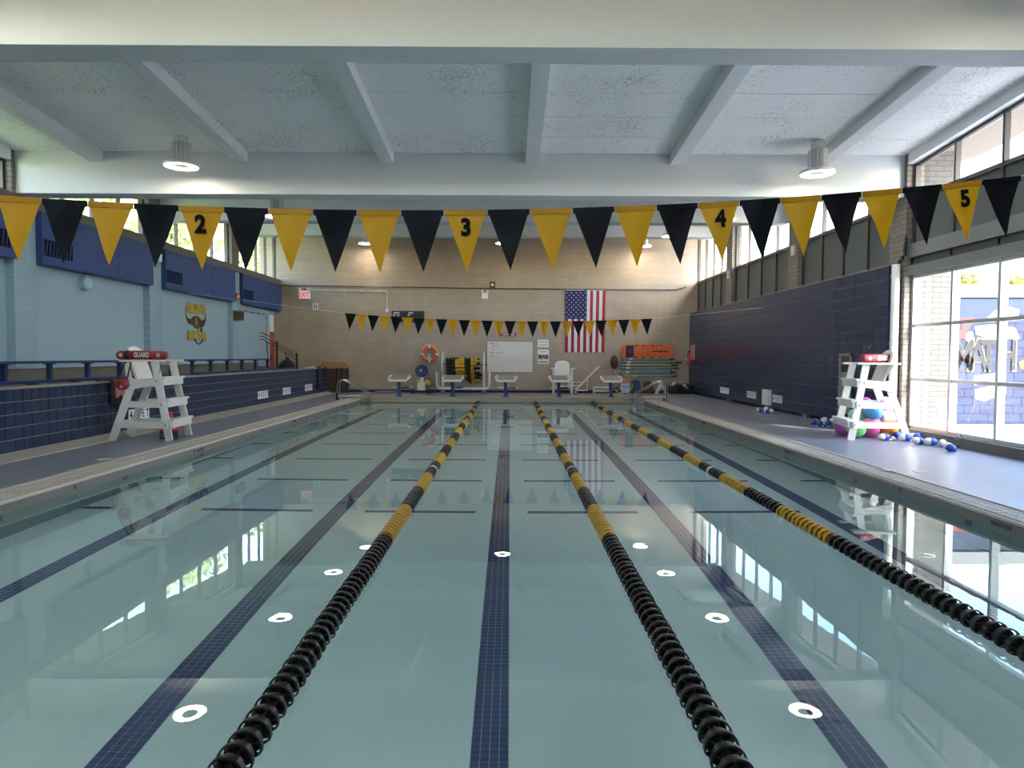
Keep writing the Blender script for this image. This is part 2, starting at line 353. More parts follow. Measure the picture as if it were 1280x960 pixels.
# depth mark tiles just under the lip of the side walls
for x, s in ((XL, 1), (XR, -1)):
    for y in (4.6, 6.9, 9.2, 11.5, 13.8, 16.1, 18.4):
        B(x, y-0.05, -0.30, x+s*0.006, y+0.05, -0.02).build('depth_mark_tile', 'pool_tile', pf)

# ---- water
wm = MB(); nx, ny = 8, 16
wm._add([(XL+(XR-XL)*i/nx, YN+(YF-YN)*j/ny, 0) for j in range(ny+1) for i in range(nx+1)],
        [(j*(nx+1)+i, j*(nx+1)+i+1, (j+1)*(nx+1)+i+1, (j+1)*(nx+1)+i) for j in range(ny) for i in range(nx)])
tag(wm.build('pool_water', 'water', None, True), 'calm clear pool water mirroring lamps and windows', 'water', kind='stuff')

# ---- deck and overflow gutters
GL, GR = XL-0.48, XR+0.43
fl = sroot('floor')
for nm, a in (('deck_slab', (-7.3, YB, -0.3, GL, YW, ZD)), ('deck_slab', (GR, YB, -0.3, XRW+0.1, YW, ZD)),
              ('deck_slab', (GL, YF+0.42, -0.3, GR, YW, ZD)), ('deck_slab', (GL, YB, -0.3, GR, YN-0.42, ZD))):
    B(*a).build(nm, 'deck_tile', fl)
def gutter(name, x0, x1, y0, y1, side):
    g = sroot(name, ((x0+x1)/2, (y0+y1)/2, 0))
    xi = x1 if side < 0 else x0          # pool-side lip
    s = -1 if side < 0 else 1            # from lip outwards
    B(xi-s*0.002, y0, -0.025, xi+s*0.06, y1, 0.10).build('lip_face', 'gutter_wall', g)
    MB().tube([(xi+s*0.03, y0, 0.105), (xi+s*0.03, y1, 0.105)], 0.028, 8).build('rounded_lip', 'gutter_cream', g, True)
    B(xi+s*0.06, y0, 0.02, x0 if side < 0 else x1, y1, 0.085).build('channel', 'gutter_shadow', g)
    outer = x0 if side < 0 else x1
    B(outer, y0, 0.085, outer-s*0.05, y1, ZD+0.002).build('outer_rail', 'gutter_cream', g)
    a, b = xi+s*0.075, outer-s*0.05; mid = (a+b)/2
    B(mid-0.014, y0, 0.10, mid+0.014, y1, 0.132).build('centre_rail', 'gutter_cream', g)
    sl = MB(); y = y0+0.02
    while y < y1:
        for u, w in ((a, mid-s*0.014), (mid+s*0.014, b)): sl.box(u, y, 0.108, w, y+0.040, 0.130)
        y += 0.068
    tag(sl.build('grate_slats', 'gutter_cream', g), kind='stuff')
    for k in range(6):                      # dark inlet slots in the lip wall
        yy = 5.0+3.1*k
        B(xi, yy, 0.035, xi-s*0.004, yy+0.05, 0.085).build('inlet_slot', 'gutter_shadow', g)
    for k in range(4):
        yy = 6.3+5.0*k
        B(xi, yy, 0.03, xi-s*0.004, yy+0.28, 0.075).build('skimmer_slot', 'gutter_shadow', g)
gutter('trim_1', GL, XL, YN-0.42, YF+0.42, -1)
gutter('trim_2', XR, GR, YN-0.42, YF+0.42, 1)
t3 = sroot('trim_3', (0, YF+0.2, 0))
B(XL, YF, 0.0, XR, YF+0.06, 0.17).build('far_lip_wall', 'far_cream', t3)
B(XL, YF-0.015, 0.165, XR, YF+0.44, 0.205).build('far_coping', 'far_cream', t3)
t4 = sroot('trim_4', (0, YN-0.2, 0)); B(XL, YN-0.43, 0.0, XR, YN, 0.17).build('near_coping', 'gutter_cream', t4)
for (px, py, w) in ((505, 494, .35), ):
    p = at(px, py, z=ZD)
for (px, py) in ((130, 574), (1112, 588), (1150, 590), (995, 553)):
    p = at(px, py, z=ZD); q = MB().lathe([(0.001, ZD+0.006), (0.085, ZD+0.006), (0.09, ZD)], (p.x, p.y, 0), n=16).build('floor_drain_cover', 'gutter_cream', fl)

# ---- end walls
struct('wall_far', B(-10.2, YW, -0.3, 8.2, YW+0.3, 7.6), 'far_brick')
struct('baseboard_far', B(-6.9, YW-0.02, ZD, 7.34, YW, ZD+0.11), 'black')
wn = sroot('wall_near', (0, YB, 0))
B(-10.2, YB-0.3, -0.3, 8.2, YB, 5.25).build('painted_base', 'white_paint', wn)
B(-10.2, YB-0.3, 6.1, 8.2, YB, 7.6).build('head_wall', 'white_paint', wn)
for x in (-10.2, -5.2, -0.4, 4.4, 7.6): B(x, YB-0.3, 5.25, x+0.6, YB, 6.1).build('brick_pier', 'pier_brick', wn)

# ---- roof: slabs, overhangs, beams, joists, panels
rf = sroot('ceiling')
for (y0, y1) in ((YB-0.3, 13.4), (13.4, YW+0.3)):
    MB().hexa([(-11.4, y0, zc(y0)+0.06), (9.1, y0, zc(y0)+0.06), (9.1, y1, zc(y1)+0.06), (-11.4, y1, zc(y1)+0.06),
               (-11.4, y0, zc(y0)+0.3), (9.1, y0, zc(y0)+0.3), (9.1, y1, zc(y1)+0.3), (-11.4, y1, zc(y1)+0.3)]).build('roof_slab', 'soffit', rf)
JX = [-7.90, -5.14, -2.36, 0.41, 3.17, 5.94]
BAYS = [(YB, BEAMS[0][0])]+[(BEAMS[i][1], BEAMS[i+1][0]) for i in range(3)]+[(BEAMS[3][1], YW)]
edges = [-9.45]+JX+[7.55]
for bi, (y0, y1) in enumerate(BAYS):
    for x in JX:
        a = [(x-0.125, y0), (x+0.125, y0), (x+0.125, y1), (x-0.125, y1)]
        MB().hexa([(u, v, zc(v)-0.20) for u, v in a]+[(u, v, zc(v)+0.06) for u, v in a]).build('ceiling_joist', 'white_paint', rf)
    cutsY = [y0]+[8.13+0.86*k for k in range(-12, 24) if y0+0.25 < 8.13+0.86*k < y1-0.25]+[y1]; rows = len(cutsY)-1
    for i in range(7):
        for r in range(rows):
            v0, v1 = cutsY[r]+0.006, cutsY[r+1]-0.006
            u0, u1 = edges[i]+(0.125 if i else 0), edges[i+1]-(0.125 if i < 6 else 0)
            dz = random.uniform(-0.003, 0.003); a = [(u0, v0), (u1, v0), (u1, v1), (u0, v1)]
            MB().hexa([(u, v, zc(v)+dz) for u, v in a]+[(u, v, zc(v)+0.055) for u, v in a]).build('ceiling_panel', 'ceiling_panel', rf)
for i, (y0, y1, z) in enumerate(BEAMS):
    MB().box(-9.45, y0, z, 7.55, y1, zc(y0)+0.1).build('ceiling_beam', 'white_paint', rf)

# ---- right wall
def piers(side):
    for i, y in enumerate(PIERS):
        if side > 0:
            r = sroot('wall_right_pier_%d' % (i+1), (XRW, y, 0))
            B(7.55, y, -0.1, XRW+0.15, y+(0.62 if i > 2 else 0.55), zc(y)+0.1).build('brick_pier', 'pier_brick', r)
            B(7.545, y+0.004, -0.1, 7.55, y+(0.616 if i > 2 else 0.546), zc(y)+0.05).build('brick_face', 'side_brick', r)
        else:
            r = sroot('wall_left_pier_%d' % (i+1), (XLW, y, 0))
            B(XLW-0.1, y, 1.0, -9.45, y+0.62, 4.5).build('painted_pier', 'blue_brick', r)
            B(XLW-0.1, y, 4.5, -9.45, y+0.62, zc(y)+0.1).build('brick_pier', 'side_brick', r)
piers(1); piers(-1)
WN = [0]
def window(parent_loc): WN[0] += 1; return sroot('window_%d' % WN[0], parent_loc)
def glazing(w, x, ys, zs, zt, frame, fw=0.05, fd=0.09, head=None, pane='glass'):
    """upright glazing in the plane x: mullions at ys, rails at zs, top follows zt(y)"""
    for y in ys:
        top = zt(y); B(x-fd/2, y-fw/2, zs[0], x+fd/2, y+fw/2, top).build('mullion', frame, w)
    for a, b in zip(ys[:-1], ys[1:]):
        lv = list(zs)
        for z in lv: B(x-fd*0.4, a+fw/2, z-fw/2, x+fd*0.4, b-fw/2, z+fw/2).build('rail', frame, w)
        MB().hexa([(x-fd*0.4, a+fw/2, zt(a)-fw), (x+fd*0.4, a+fw/2, zt(a)-fw), (x+fd*0.4, b-fw/2, zt(b)-fw), (x-fd*0.4, b-fw/2, zt(b)-fw),
                   (x-fd*0.4, a+fw/2, zt(a)), (x+fd*0.4, a+fw/2, zt(a)), (x+fd*0.4, b-fw/2, zt(b)), (x-fd*0.4, b-fw/2, zt(b))]).build('head_rail', frame, w)
        for k, z in enumerate(lv):
            if k+1 < len(lv): t0 = t1 = lv[k+1]-fw/2
            else: t0, t1 = zt(a)-fw, zt(b)-fw
            MB()._add([(x, a+fw/2, z+fw/2), (x, b-fw/2, z+fw/2), (x, b-fw/2, t1), (x, a+fw/2, t0)], [(0, 1, 2, 3)]).build('pane', pane, w)
def spans(i):   # clear bay i between piers
    e = PIERS+[YW]; s = YB if i < 0 else PIERS[i]+(0.62 if i > 2 else 0.55)
    return s, e[i+1]
hd = lambda y: zc(y)-0.20
for bi in range(-1, 5):
    y0, y1 = spans(bi); n = 4
    ys = [y0+0.03+(y1-y0-0.06)*k/n for k in range(n+1)]
    # edge beam over the glass
    rb = sroot('trim_%d' % (5+bi+1), (XRW, y0, 0))
    a = [(7.55, y0), (7.85, y0), (7.85, y1), (7.55, y1)]
    MB().hexa([(u, v, hd(v)) for u, v in a]+[(u, v, zc(v)+0.06) for u, v in a]).build('edge_beam', 'white_paint', rb)
    w = window((XRW, y0, 4.67)); glazing(w, XRW, ys, [4.69], hd, 'bronze_frame')
    for p, q in zip(ys[:-1], ys[1:]):
        B(XRW-0.015, p+0.03, 3.46 if bi >= 2 else 3.80, XRW+0.03, q-0.03, 4.64).build('spandrel_panel', 'grey_panel', w)
    for y in ys: B(XRW-0.06, y-0.03, 3.44, XRW+0.05, y+0.03, 4.66).build('spandrel_mullion', 'bronze_frame', w)
    B(XRW-0.07, y0, 4.63, XRW+0.06, y1, 4.665).build('sill_rail', 'bronze_frame', w)
    if bi < 2:
        g = sroot('wall_right_band_%d' % (bi+2), (XRW, y0, 3.2))
        B(7.60, y0, 3.55, XRW+0.05, y1, 3.81).build('upper_band', 'grey_metal', g)
        B(7.66, y0, 3.40, XRW+0.05, y1, 3.55).build('recess', 'dark_metal', g)
        B(7.60, y0, 3.22, XRW+0.05, y1, 3.40).build('lower_band', 'grey_metal', g)
        w2 = window((XRW, y0, 0.3)); glazing(w2, XRW+0.03, ys, [0.33, 1.24, 2.26], lambda y: 3.22, 'aluminium', 0.06, 0.13)
        B(7.58, y0, ZD-0.05, XRW+0.14, y1, 0.30).build('concrete_sill', 'concrete_dark', w2)
# high windows added behind the camera, unseen, to bring in daylight
for (x0, x1) in ((-9.6, -5.2), (-4.6, -0.4), (0.2, 4.4), (5.0, 7.6)):
    w = window((x0, YB-0.15, 5.25)); n = 3
    for k in range(n+1): x = x0+0.03+(x1-x0-0.06)*k/n; B(x-0.03, YB-0.2, 5.25, x+0.03, YB-0.1, 6.1).build('mullion', 'aluminium', w)
    for k in range(n):
        a, b = x0+0.06+(x1-x0-0.06)*k/n, x0+(x1-x0-0.06)*(k+1)/n
        for z in (5.28, 6.07): B(a, YB-0.19, z-0.03, b, YB-0.11, z+0.03).build('rail', 'aluminium', w)
        for z0, z1 in ((5.31, 6.04),): MB()._add([(a, YB-0.15, z0), (b, YB-0.15, z0), (b, YB-0.15, z1), (a, YB-0.15, z1)], [(0, 1, 2, 3)]).build('pane', 'glass', w)
# tiled lower wall on the right, y 13.3 .. 28, standing proud over a dark recess
TX, T0, T1, TZ0, TZ1 = 7.35, 13.32, YW, 0.24, 3.43
wr = sroot('wall_right', (TX, (T0+T1)/2, TZ0))
B(TX+0.012, T0, TZ0, XRW-0.02, T1, TZ1-0.004).build('wall_core', 'tile_grout', wr)
B(TX-0.01, T0, TZ1-0.004, XRW, T1, TZ1+0.02).build('cap_strip', 'concrete', wr)
B(TX+0.14, T0, -0.1, XRW-0.02, T1, TZ0).build('recessed_plinth', 'black', wr)
for yy in (16.9, 19.3, 22.9): B(TX+0.02, yy, ZD-0.02, TX+0.2, yy+0.22, TZ0).build('plinth_block', 'concrete', wr)
def tiled(root, x, nrm, y0, y1, z0, z1, pitch, nmax, jz=0.009):
    rows = round((z1-z0)/pitch); ph = (z1-z0)/rows; cnt = 0; rest = MB(); rnd = random.Random(3)
    meshes = {}
    t = 0.010
    def tm(w):
        k = round(w, 3)
        if k not in meshes:
            h = ph-jz; c = 0.004
            m = MB()
            m._add([(0, 0, 0), (0, w, 0), (0, w, h), (0, 0, h), (nrm*t, c, c), (nrm*t, w-c, c), (nrm*t, w-c, h-c), (nrm*t, c, h-c)],
                   [(4, 5, 6, 7) if nrm > 0 else (7, 6, 5, 4)]+[((i, (i+1) % 4, 4+(i+1) % 4, 4+i) if nrm > 0 else (4+i, 4+(i+1) % 4, (i+1) % 4, i)) for i in range(4)])
            meshes[k] = m.mesh('wall_tile', 'tile_navy')
        return meshes[k]
    per = []
    for r in range(rows):
        y = y0
        while y < y1-0.02:
            w = pitch*(2 if (rnd.random() < 0.45 and r != rows-1) else 1); w = min(w, y1-y)
            per.append((y, z0+r*ph, w-jz)); y += w
    per.sort()
    for k, (y, z, w) in enumerate(per):
        if k < nmax: inst(tm(w), 'wall_tile', root, Vector((x-nrm*0.0, y+jz/2, z+jz/2))-root.location)
        else:
            h = ph-jz; xx = x+nrm*t
            a = [(xx, y+jz/2, z+jz/2), (xx, y+jz/2+w, z+jz/2), (xx, y+jz/2+w, z+jz/2+h), (xx, y+jz/2, z+jz/2+h)]
            b = [(x, *v[1:]) for v in a]
            rest._add(a+b, [(0, 1, 2, 3) if nrm > 0 else (3, 2, 1, 0)]+[((i, 4+i, 4+(i+1) % 4, (i+1) % 4) if nrm > 0 else ((i+1) % 4, 4+(i+1) % 4, 4+i, i)) for i in range(4)])
    tag(rest.build('wall_tiles', 'tile_navy', root), kind='stuff')
tiled(wr, TX+0.012, -1, T0, T1, TZ0, TZ1-0.01, 0.236, 298)
B(TX, T0-0.012, TZ0, XRW-0.17, T0, TZ1).build('end_tiles', 'tile_navy', wr)

# ---- left side: parapet, bleacher steps, wall, enclosures
PX = -7.2
wp = sroot('wall_left_parapet', (PX, 15, ZD))
B(PX-0.22, YB, -0.2, PX-0.012, 26.9, 1.14).build('wall_core', 'tile_grout', wp)
B(PX-0.24, YB, 1.14, PX+0.012, 26.92, 1.165).build('cap_strip', 'concrete', wp)
MB().hexa([(PX-0.02, YB, ZD-0.05), (-6.93, YB, ZD-0.05), (-6.93, 26.95, ZD-0.05), (PX-0.02, 26.95, ZD-0.05),
           (PX-0.02, YB, 0.235), (-6.97, YB, ZD+0.012), (-6.97, 26.95, ZD+0.012), (PX-0.02, 26.95, 0.235)]).build('cove_base', 'concrete', wp)
B(-6.97, YB, ZD, -6.93, 26.95, ZD+0.004).build('cream_edge_line', 'gutter_cream', wp)
tiled(wp, PX-0.012, 1, 9.0, 26.9, 0.215, 1.135, 0.184, 298)
B(PX-0.012, YB, 0.2, PX-0.004, 9.0, 1.14).build('tile_field', 'tile_navy', wp)
B(PX-0.24, 26.9, 0.1, PX, 26.91, 1.14).build('end_tiles', 'tile_navy', wp)
bl = sroot('floor_bleacher', (-8.4, 12, 0.5))
B(-8.55, YB, -0.2, PX-0.22, 25.6, 0.78).build('lower_tier', 'concrete_dark', bl)
B(XLW, YB, -0.2, -8.55, 25.6, 1.10).build('upper_tier', 'concrete_dark', bl)
B(XLW, YB, 1.10, -9.42, 25.6, 1.36).build('back_kerb', 'concrete_dark', bl)
B(XLW, 25.6, -0.2, PX-0.22, YW, 0.5).build('stair_landing', 'concrete_dark', bl)
wl = sroot('wall_left', (XLW, 12, 1.3))
B(XLW-0.25, YB, 0.4, XLW, 27.42, 4.55).build('painted_wall', 'blue_wall', wl)
B(XLW-0.25, YB, 4.50, -9.36, YW, 4.70).build('concrete_sill', 'concrete_dark', wl)
B(XLW-0.25, 27.42, 3.32, XLW, YW, 4.55).build('wall_over_door', 'blue_wall', wl)
B(XLW-0.3, 27.42, 0.4, XLW-0.25, YW, 3.4).build('door_backing', 'white_paint', wl)
d1 = sroot('door_1', (XLW, 27.7, 0.5))
B(XLW-0.06, 27.45, 0.5, XLW-0.02, YW-0.02, 2.52).build('door_leaf', 'door_red', d1)
B(XLW-0.06, 27.45, 2.58, XLW-0.03, YW-0.02, 3.28).build('transom_pane', 'print_white', d1)
B(XLW-0.07, 27.42, 2.52, XLW, YW, 2.58).build('door_head', 'wood_dark', d1)
B(XLW-0.02, 27.56, 1.45, XLW+0.03, 27.60, 1.62).build('door_handle', 'steel', d1)
for bi in range(-1, 5):
    y0, y1 = spans(bi)
    if bi >= 0: y0 = PIERS[bi]+0.62
    n = 4; ys = [y0+0.03+(y1-y0-0.06)*k/n for k in range(n+1)]
    rb = sroot('trim_%d' % (12+bi), (XLW, y0, 0)); a = [(XLW-0.1, y0), (-9.45, y0), (-9.45, y1), (XLW-0.1, y1)]
    MB().hexa([(u, v, hd(v)) for u, v in a]+[(u, v, zc(v)+0.06) for u, v in a]).build('edge_beam', 'white_paint', rb)
    w = window((XLW, y0, 4.7)); glazing(w, XLW, ys, [4.72], hd, 'bronze_frame')
    # blue sheet-metal heating enclosure under the sill
    nth = ['beside the window bay behind the near flags', 'next to the wall fan bay'][0]
    c = thing('heater_enclosure', {-1: 'long blue metal heater casing in the bay by the entrance end wall', 0: 'blue metal heater casing one bay short of the round wall speaker, towards the entrance end',
              1: 'blue metal heater casing whose louvre ends just before the painted pier preceding the speaker', 2: 'blue metal heater casing above the round wall speaker',
              3: 'blue metal heater casing above the swim team emblem', 4: 'blue metal heater casing above the red door and stair rail'}[bi], 'heater casing', (-9.4, (y0+y1)/2, 3.45), group='blue heater casings under the windows')
    va, vb = (y0+0.06, y0+0.95) if bi >= 2 else (y1-1.15, y1-0.25)
    X0, X1 = XLW+0.02, -9.33
    B(X0, y0+0.01, 3.45, X1-0.012, y1-0.01, 4.50).build('casing', 'panel_blue', c)
    cuts = [y0+0.01, (y0+y1)/2+0.55, y1-0.01]
    for p, q in zip(cuts[:-1], cuts[1:]): B(X1-0.012, p+0.008, 3.47, X1, q-0.008, 4.42).build('front_sheet', 'panel_blue', c)
    B(X1-0.012, y0+0.01, 4.43, X1+0.006, y1-0.01, 4.48).build('top_rail', 'panel_blue', c)
    lv = B(X1, va, 3.62, X1+0.004, vb, 3.95).build('louvre', 'louvre_dark', c)
    for k in range(8):
        yy = va+0.05+k*(vb-va-0.1)/7.5
        MB().bar((X1+0.010, yy, 3.64), (X1+0.010, yy+0.05, 3.93), 0.012, 0.022, (1, 0, 0)).build('louvre_blade', 'panel_blue', lv)
    fr = MB()
    for q in ((va-0.02, 3.60, vb+0.02, 3.62), (va-0.02, 3.95, vb+0.02, 3.97), (va-0.02, 3.60, va, 3.97), (vb, 3.60, vb+0.02, 3.97)): fr.box(X1, q[0], q[1], X1+0.012, q[2], q[3])
    fr.build('louvre_frame', 'panel_blue', c)

# ---- outside
struct('floor_entrance_court', B(XLW-0.26, -25, -0.15, 7.86, YB-0.31, 0.02), 'paving')
struct('floor_outside', B(7.86, -25, -0.15, 45, 60, 0.02), 'paving')
struct('floor_lawn', B(-60, -25, -0.15, XLW-0.26, 60, 0.0), 'leaf')
struct('wall_wing', B(XRW+0.16, 13.12, 0, 8.56, 13.5, 7.0), 'white_brick')
struct('wall_added_sun_shade', B(9.6, -12, 0, 10.5, 7.8, 8.0), 'white_brick')  # unseen block added outside to keep the sun off the deck
mu = sroot('wall_courtyard', (12, 16.6, 0))
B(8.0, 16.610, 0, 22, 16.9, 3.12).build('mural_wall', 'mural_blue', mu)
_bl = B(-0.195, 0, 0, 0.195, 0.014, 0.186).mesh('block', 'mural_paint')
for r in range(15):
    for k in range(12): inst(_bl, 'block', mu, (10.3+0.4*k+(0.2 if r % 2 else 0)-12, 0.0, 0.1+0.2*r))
B(8.0, 16.55, 3.12, 22, 16.95, 3.42).build('coping', 'mural_white', mu)
far = sroot('wall_street_building', (20, 34, 0))
B(10, 34, 0, 34, 35, 6.0).build('building_front', 'beige_block', far)
for k in range(7):
    x = 18.2+k*2.1; f_ = B(x, 33.95, 4.05, x+1.2, 34.0, 4.95).build('window', 'glass_dark', far)
    B(x+0.55, 33.92, 4.05, x+0.62, 33.95, 4.95).build('mullion', 'mural_white', f_)
# ================================================================== OBJECTS
# ---- mural painting on the courtyard wall (flat paint, a hair proud of the bricks)
def mural_poly(name, m, pts, d=0.0):
    q = [at(x, y, y=16.58-d) for x, y in pts]
    MB().prism([(p.x, p.z) for p in q], (0, 16.6-d, 0), (1, 0, 0), (0, 0, 1), (0, -1, 0), 0.004).build(name, m, mu)
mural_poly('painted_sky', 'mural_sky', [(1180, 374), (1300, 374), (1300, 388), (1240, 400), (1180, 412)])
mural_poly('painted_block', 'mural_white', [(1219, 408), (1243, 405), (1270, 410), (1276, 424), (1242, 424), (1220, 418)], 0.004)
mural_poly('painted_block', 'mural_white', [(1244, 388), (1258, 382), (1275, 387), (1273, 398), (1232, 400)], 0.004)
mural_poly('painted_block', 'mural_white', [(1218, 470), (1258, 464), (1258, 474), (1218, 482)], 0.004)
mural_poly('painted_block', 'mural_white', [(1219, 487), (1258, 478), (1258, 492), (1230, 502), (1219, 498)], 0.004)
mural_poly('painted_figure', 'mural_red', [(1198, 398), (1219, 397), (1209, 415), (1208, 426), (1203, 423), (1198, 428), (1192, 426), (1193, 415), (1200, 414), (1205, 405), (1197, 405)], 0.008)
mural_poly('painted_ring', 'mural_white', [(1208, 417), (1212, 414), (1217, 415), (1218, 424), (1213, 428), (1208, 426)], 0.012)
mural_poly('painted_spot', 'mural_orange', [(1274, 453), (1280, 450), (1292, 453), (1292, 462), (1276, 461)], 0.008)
for s, px, w in (('M', 1205, 1.0), ('A', 1223, 1.0), ('T', 1236, 1.0), ('H', 1259, 1.0)):
    p = at(px, 446, y=16.58)
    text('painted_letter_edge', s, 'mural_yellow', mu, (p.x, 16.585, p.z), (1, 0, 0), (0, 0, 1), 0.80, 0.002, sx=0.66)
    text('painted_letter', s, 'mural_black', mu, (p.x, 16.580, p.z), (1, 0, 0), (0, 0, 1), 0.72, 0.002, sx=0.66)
# shrubs on the ledge behind the mural, trees outside the other side
def foliage(c, rad, n, size, rnd):
    mb = MB()
    for _ in range(n):
        d = Vector((rnd.gauss(0, 1), rnd.gauss(0, 1), rnd.gauss(0, 1))).normalized()*rnd.random()**0.4
        p = Vector(c)+Vector((d.x*rad[0], d.y*rad[1], d.z*rad[2]))
        a = Vector((rnd.gauss(0, 1), rnd.gauss(0, 1), rnd.gauss(0, 1))).normalized(); b = a.orthogonal().normalized()
        s = size*rnd.uniform(0.6, 1.3); mb._add([p-a*s, p+b*s*0.45, p+a*s, p-b*s*0.45], [(0, 1, 2, 3)])
    return mb
rnd = random.Random(11)
for k, (x, lab) in enumerate(((17.3, 'low yellow-green shrub behind the mural wall, beside the white wing wall'), (19.3, 'low yellow-green shrub behind the mural wall, under the beige building windows'))):
    t = thing('shrub', lab, 'shrub', (x, 26, 0), group='shrubs behind the mural')
    foliage((x, 26, 3.9), (0.9, 0.6, 1.0), 1500, 0.12, rnd).build('foliage', 'shrub_leaf', t)
    MB().tube([(x, 26, 0), (x, 26, 3.5)], 0.06, 6).build('stem', 'bark', t)
TL = ['broad leafy tree outside, seen through the window bay above the round wall speaker', 'leafy tree outside, seen through the window bay over the swim team emblem', 'leafy tree outside, seen through the window bay above the red door', 'tall leafy tree outside behind the one seen over the red door', 'leafy tree farthest along the row outside, beyond the brick end wall']
for k, (x, y, h) in enumerate(((-20.5, 22.0, 7.6), (-19.5, 30.0, 8.2), (-18.5, 37.5, 8.8), (-21.5, 44.0, 9.5), (-18.0, 51.0, 9.5))):
    t = thing('tree', TL[k], 'tree', (x, y, 0), group='trees outside the high windows')
    foliage((x, y, h), (3.0, 3.4, 2.6), 1700, 0.26, rnd).build('crown', 'leaf', t)
    MB().tube([(x, y, 0), (x+0.1, y, h*0.5), (x, y+0.1, h)], [0.2, 0.15, 0.06], 8).build('trunk', 'bark', t)

# ---- lane ropes
def float_mesh(name, m):
    R, w = 0.075, 0.027; mb = MB()
    mb.lathe([(R-0.008, -w/2), (R, -w/2+0.003), (R, w/2-0.003), (R-0.008, w/2), (R-0.008, -w/2)], axis='y', n=20)
    mb.lathe([(0.014, -0.045), (0.022, -0.040), (0.022, 0.040), (0.014, 0.045)], axis='y', n=8)
    for k in range(6):
        a = math.pi*k/3+0.2; c, s = math.cos(a), math.sin(a); n = Vector((-s, 0, c))*0.002
        p = [Vector((0.02*c, -0.014, 0.02*s)), Vector(((R-0.005)*c, -0.014, (R-0.005)*s)), Vector(((R-0.005)*c, 0.014, (R-0.005)*s)), Vector((0.02*c, 0.014, 0.02*s))]
        mb.hexa([q-n for q in p]+[q+n for q in p])
    R2 = 0.060   # smaller inner ring offset behind the rim
    mb.lathe([(R2-0.010, 0.022), (R2, 0.024), (R2, 0.046), (R2-0.010, 0.048), (R2-0.010, 0.022)], axis='y', n=16)
    mb.lathe([(0.022, 0.034), (R2-0.010, 0.030)], axis='y', n=16)
    return mb.mesh(name, m, True)
FM = {c: float_mesh('float', m) for c, m in (('k', 'black_plastic'), ('y', 'yellow_plastic'), ('w', 'white_gloss'))}
def rope_colour(y):
    if y < 5.94 or y > 21.9: return 'k'
    if abs(y-9.62) < 0.05 or abs(y-17.0) < 0.05: return 'w'
    if y < 7.16: return 'y'
    return 'ky'[int((y-7.16)/0.96) % 2]
for i, x in enumerate(ROPES):
    r = thing('lane_rope', ['black and yellow disc lane rope between lanes two and three', 'black and yellow disc lane rope between lanes three and four', 'black and yellow disc lane rope between lanes four and five, closest to the tall windows'][i],
              'lane rope', (x, YN, 0), group='lane ropes floating on the pool')
    MB().tube([(x, YN, 0.03), (x, 12, 0.015), (x, YF, 0.05)], 0.005, 6).build('cable', 'steel', r)
    y = YN+0.12
    while y < YF-0.10:
        c = rope_colour(y)
        inst(FM[c], 'float', r, (random.uniform(-0.003, 0.003), y-YN, 0.022+random.uniform(-0.003, 0.003)), (0, random.uniform(0, 6.28), 0))
        y += 0.098
    B(x-0.03, YF-0.03, 0.03, x+0.03, YF, 0.08).build('wall_hook', 'steel', r)

# ---- backstroke pennants
PIT = 0.33
def pennant_mesh(name, m, seed, w=0.322, h=0.465):
    rr = random.Random(seed); mb = MB(); n = 10; idx = {}; a, b, c = rr.uniform(-.01, .01), rr.uniform(0, 6), rr.uniform(-.02, .02)
    for j in range(n+1):
        t = j/n; hw = w/2*(1-t)
        for i in range(n+1-j if j < n else 1):
            u = -hw+(2*hw*i/max(1, n-j)); idx[i, j] = len(mb.v)
            mb.v.append(Vector((u, a*math.sin(t*5+b)+c*t*t+0.006*math.sin(u*22+b+t*3), -h*t)))
    for j in range(n):
        for i in range(n-j):
            mb.f.append((idx[i, j], idx[i, j+1], idx[i+1, j])); mb.m.append(0)
            if i+1 <= n-j-1: mb.f.append((idx[i+1, j], idx[i, j+1], idx[i+1, j+1])); mb.m.append(0)
    return mb.mesh(name, m, True)
PN = {c: [pennant_mesh('pennant', m, s+10*(c == 'y')) for s in range(4)] for c, m in (('k', 'vinyl_black'), ('y', 'vinyl_yellow'))}
hem = {c: B(-0.161, -0.006, -0.035, 0.161, 0.006, 0.008).mesh('hem', m) for c, m in (('k', 'vinyl_black'), ('y', 'vinyl_yellow'))}
def bunting(label, x3, fy, fz, xa, xb, za, zb, back):
    root = thing('pennant_line', label, 'bunting', (x3, fy(x3), fz(x3)), group='backstroke flag lines')
    O = root.location
    xs = [x3+(k-13.5)*PIT for k in range(28)]
    pts = [Vector((xa, fy(xa), za))]+[Vector((x, fy(x), fz(x)+0.004)) for x in xs]+[Vector((xb, fy(xb), zb))]
    MB().tube(pts, 0.005, 5).build('cord', 'rope_white', root)
    for k in range(-13, 14):
        x = x3+k*PIT; c = 'y' if k % 2 == 0 else 'k'
        sl = (fz(x+.1)-fz(x-.1))/0.2; yw = math.atan2(fy(x+.1)-fy(x-.1), 0.2)
        o = inst(PN[c][(k+13) % 4], 'pennant', root, Vector((x, fy(x), fz(x)))-O, (random.uniform(-.05, .05), -math.atan(sl), yw))
        hm = inst(hem[c], 'hem', o)
        if k % 6 == 0:
            s = str(3+k//6); d = -1 if not back else 1
            # digits are printed on the swimmer's side and show through on the other
            text('numeral', s, 'print_black', o, (0, d*(0.021), -0.135), (1 if not back else -1, 0, 0), (0, 0, 1), 0.125, 0.001, sx=0.9, world=False, bold=0.05)
            if back: text('numeral_showing_through', s, 'vinyl_yellow_deep', o, (0, -0.021, -0.135), (-1, 0, 0), (0, 0, 1), 0.125, 0.001, sx=0.9, world=False, bold=0.05)
    return root
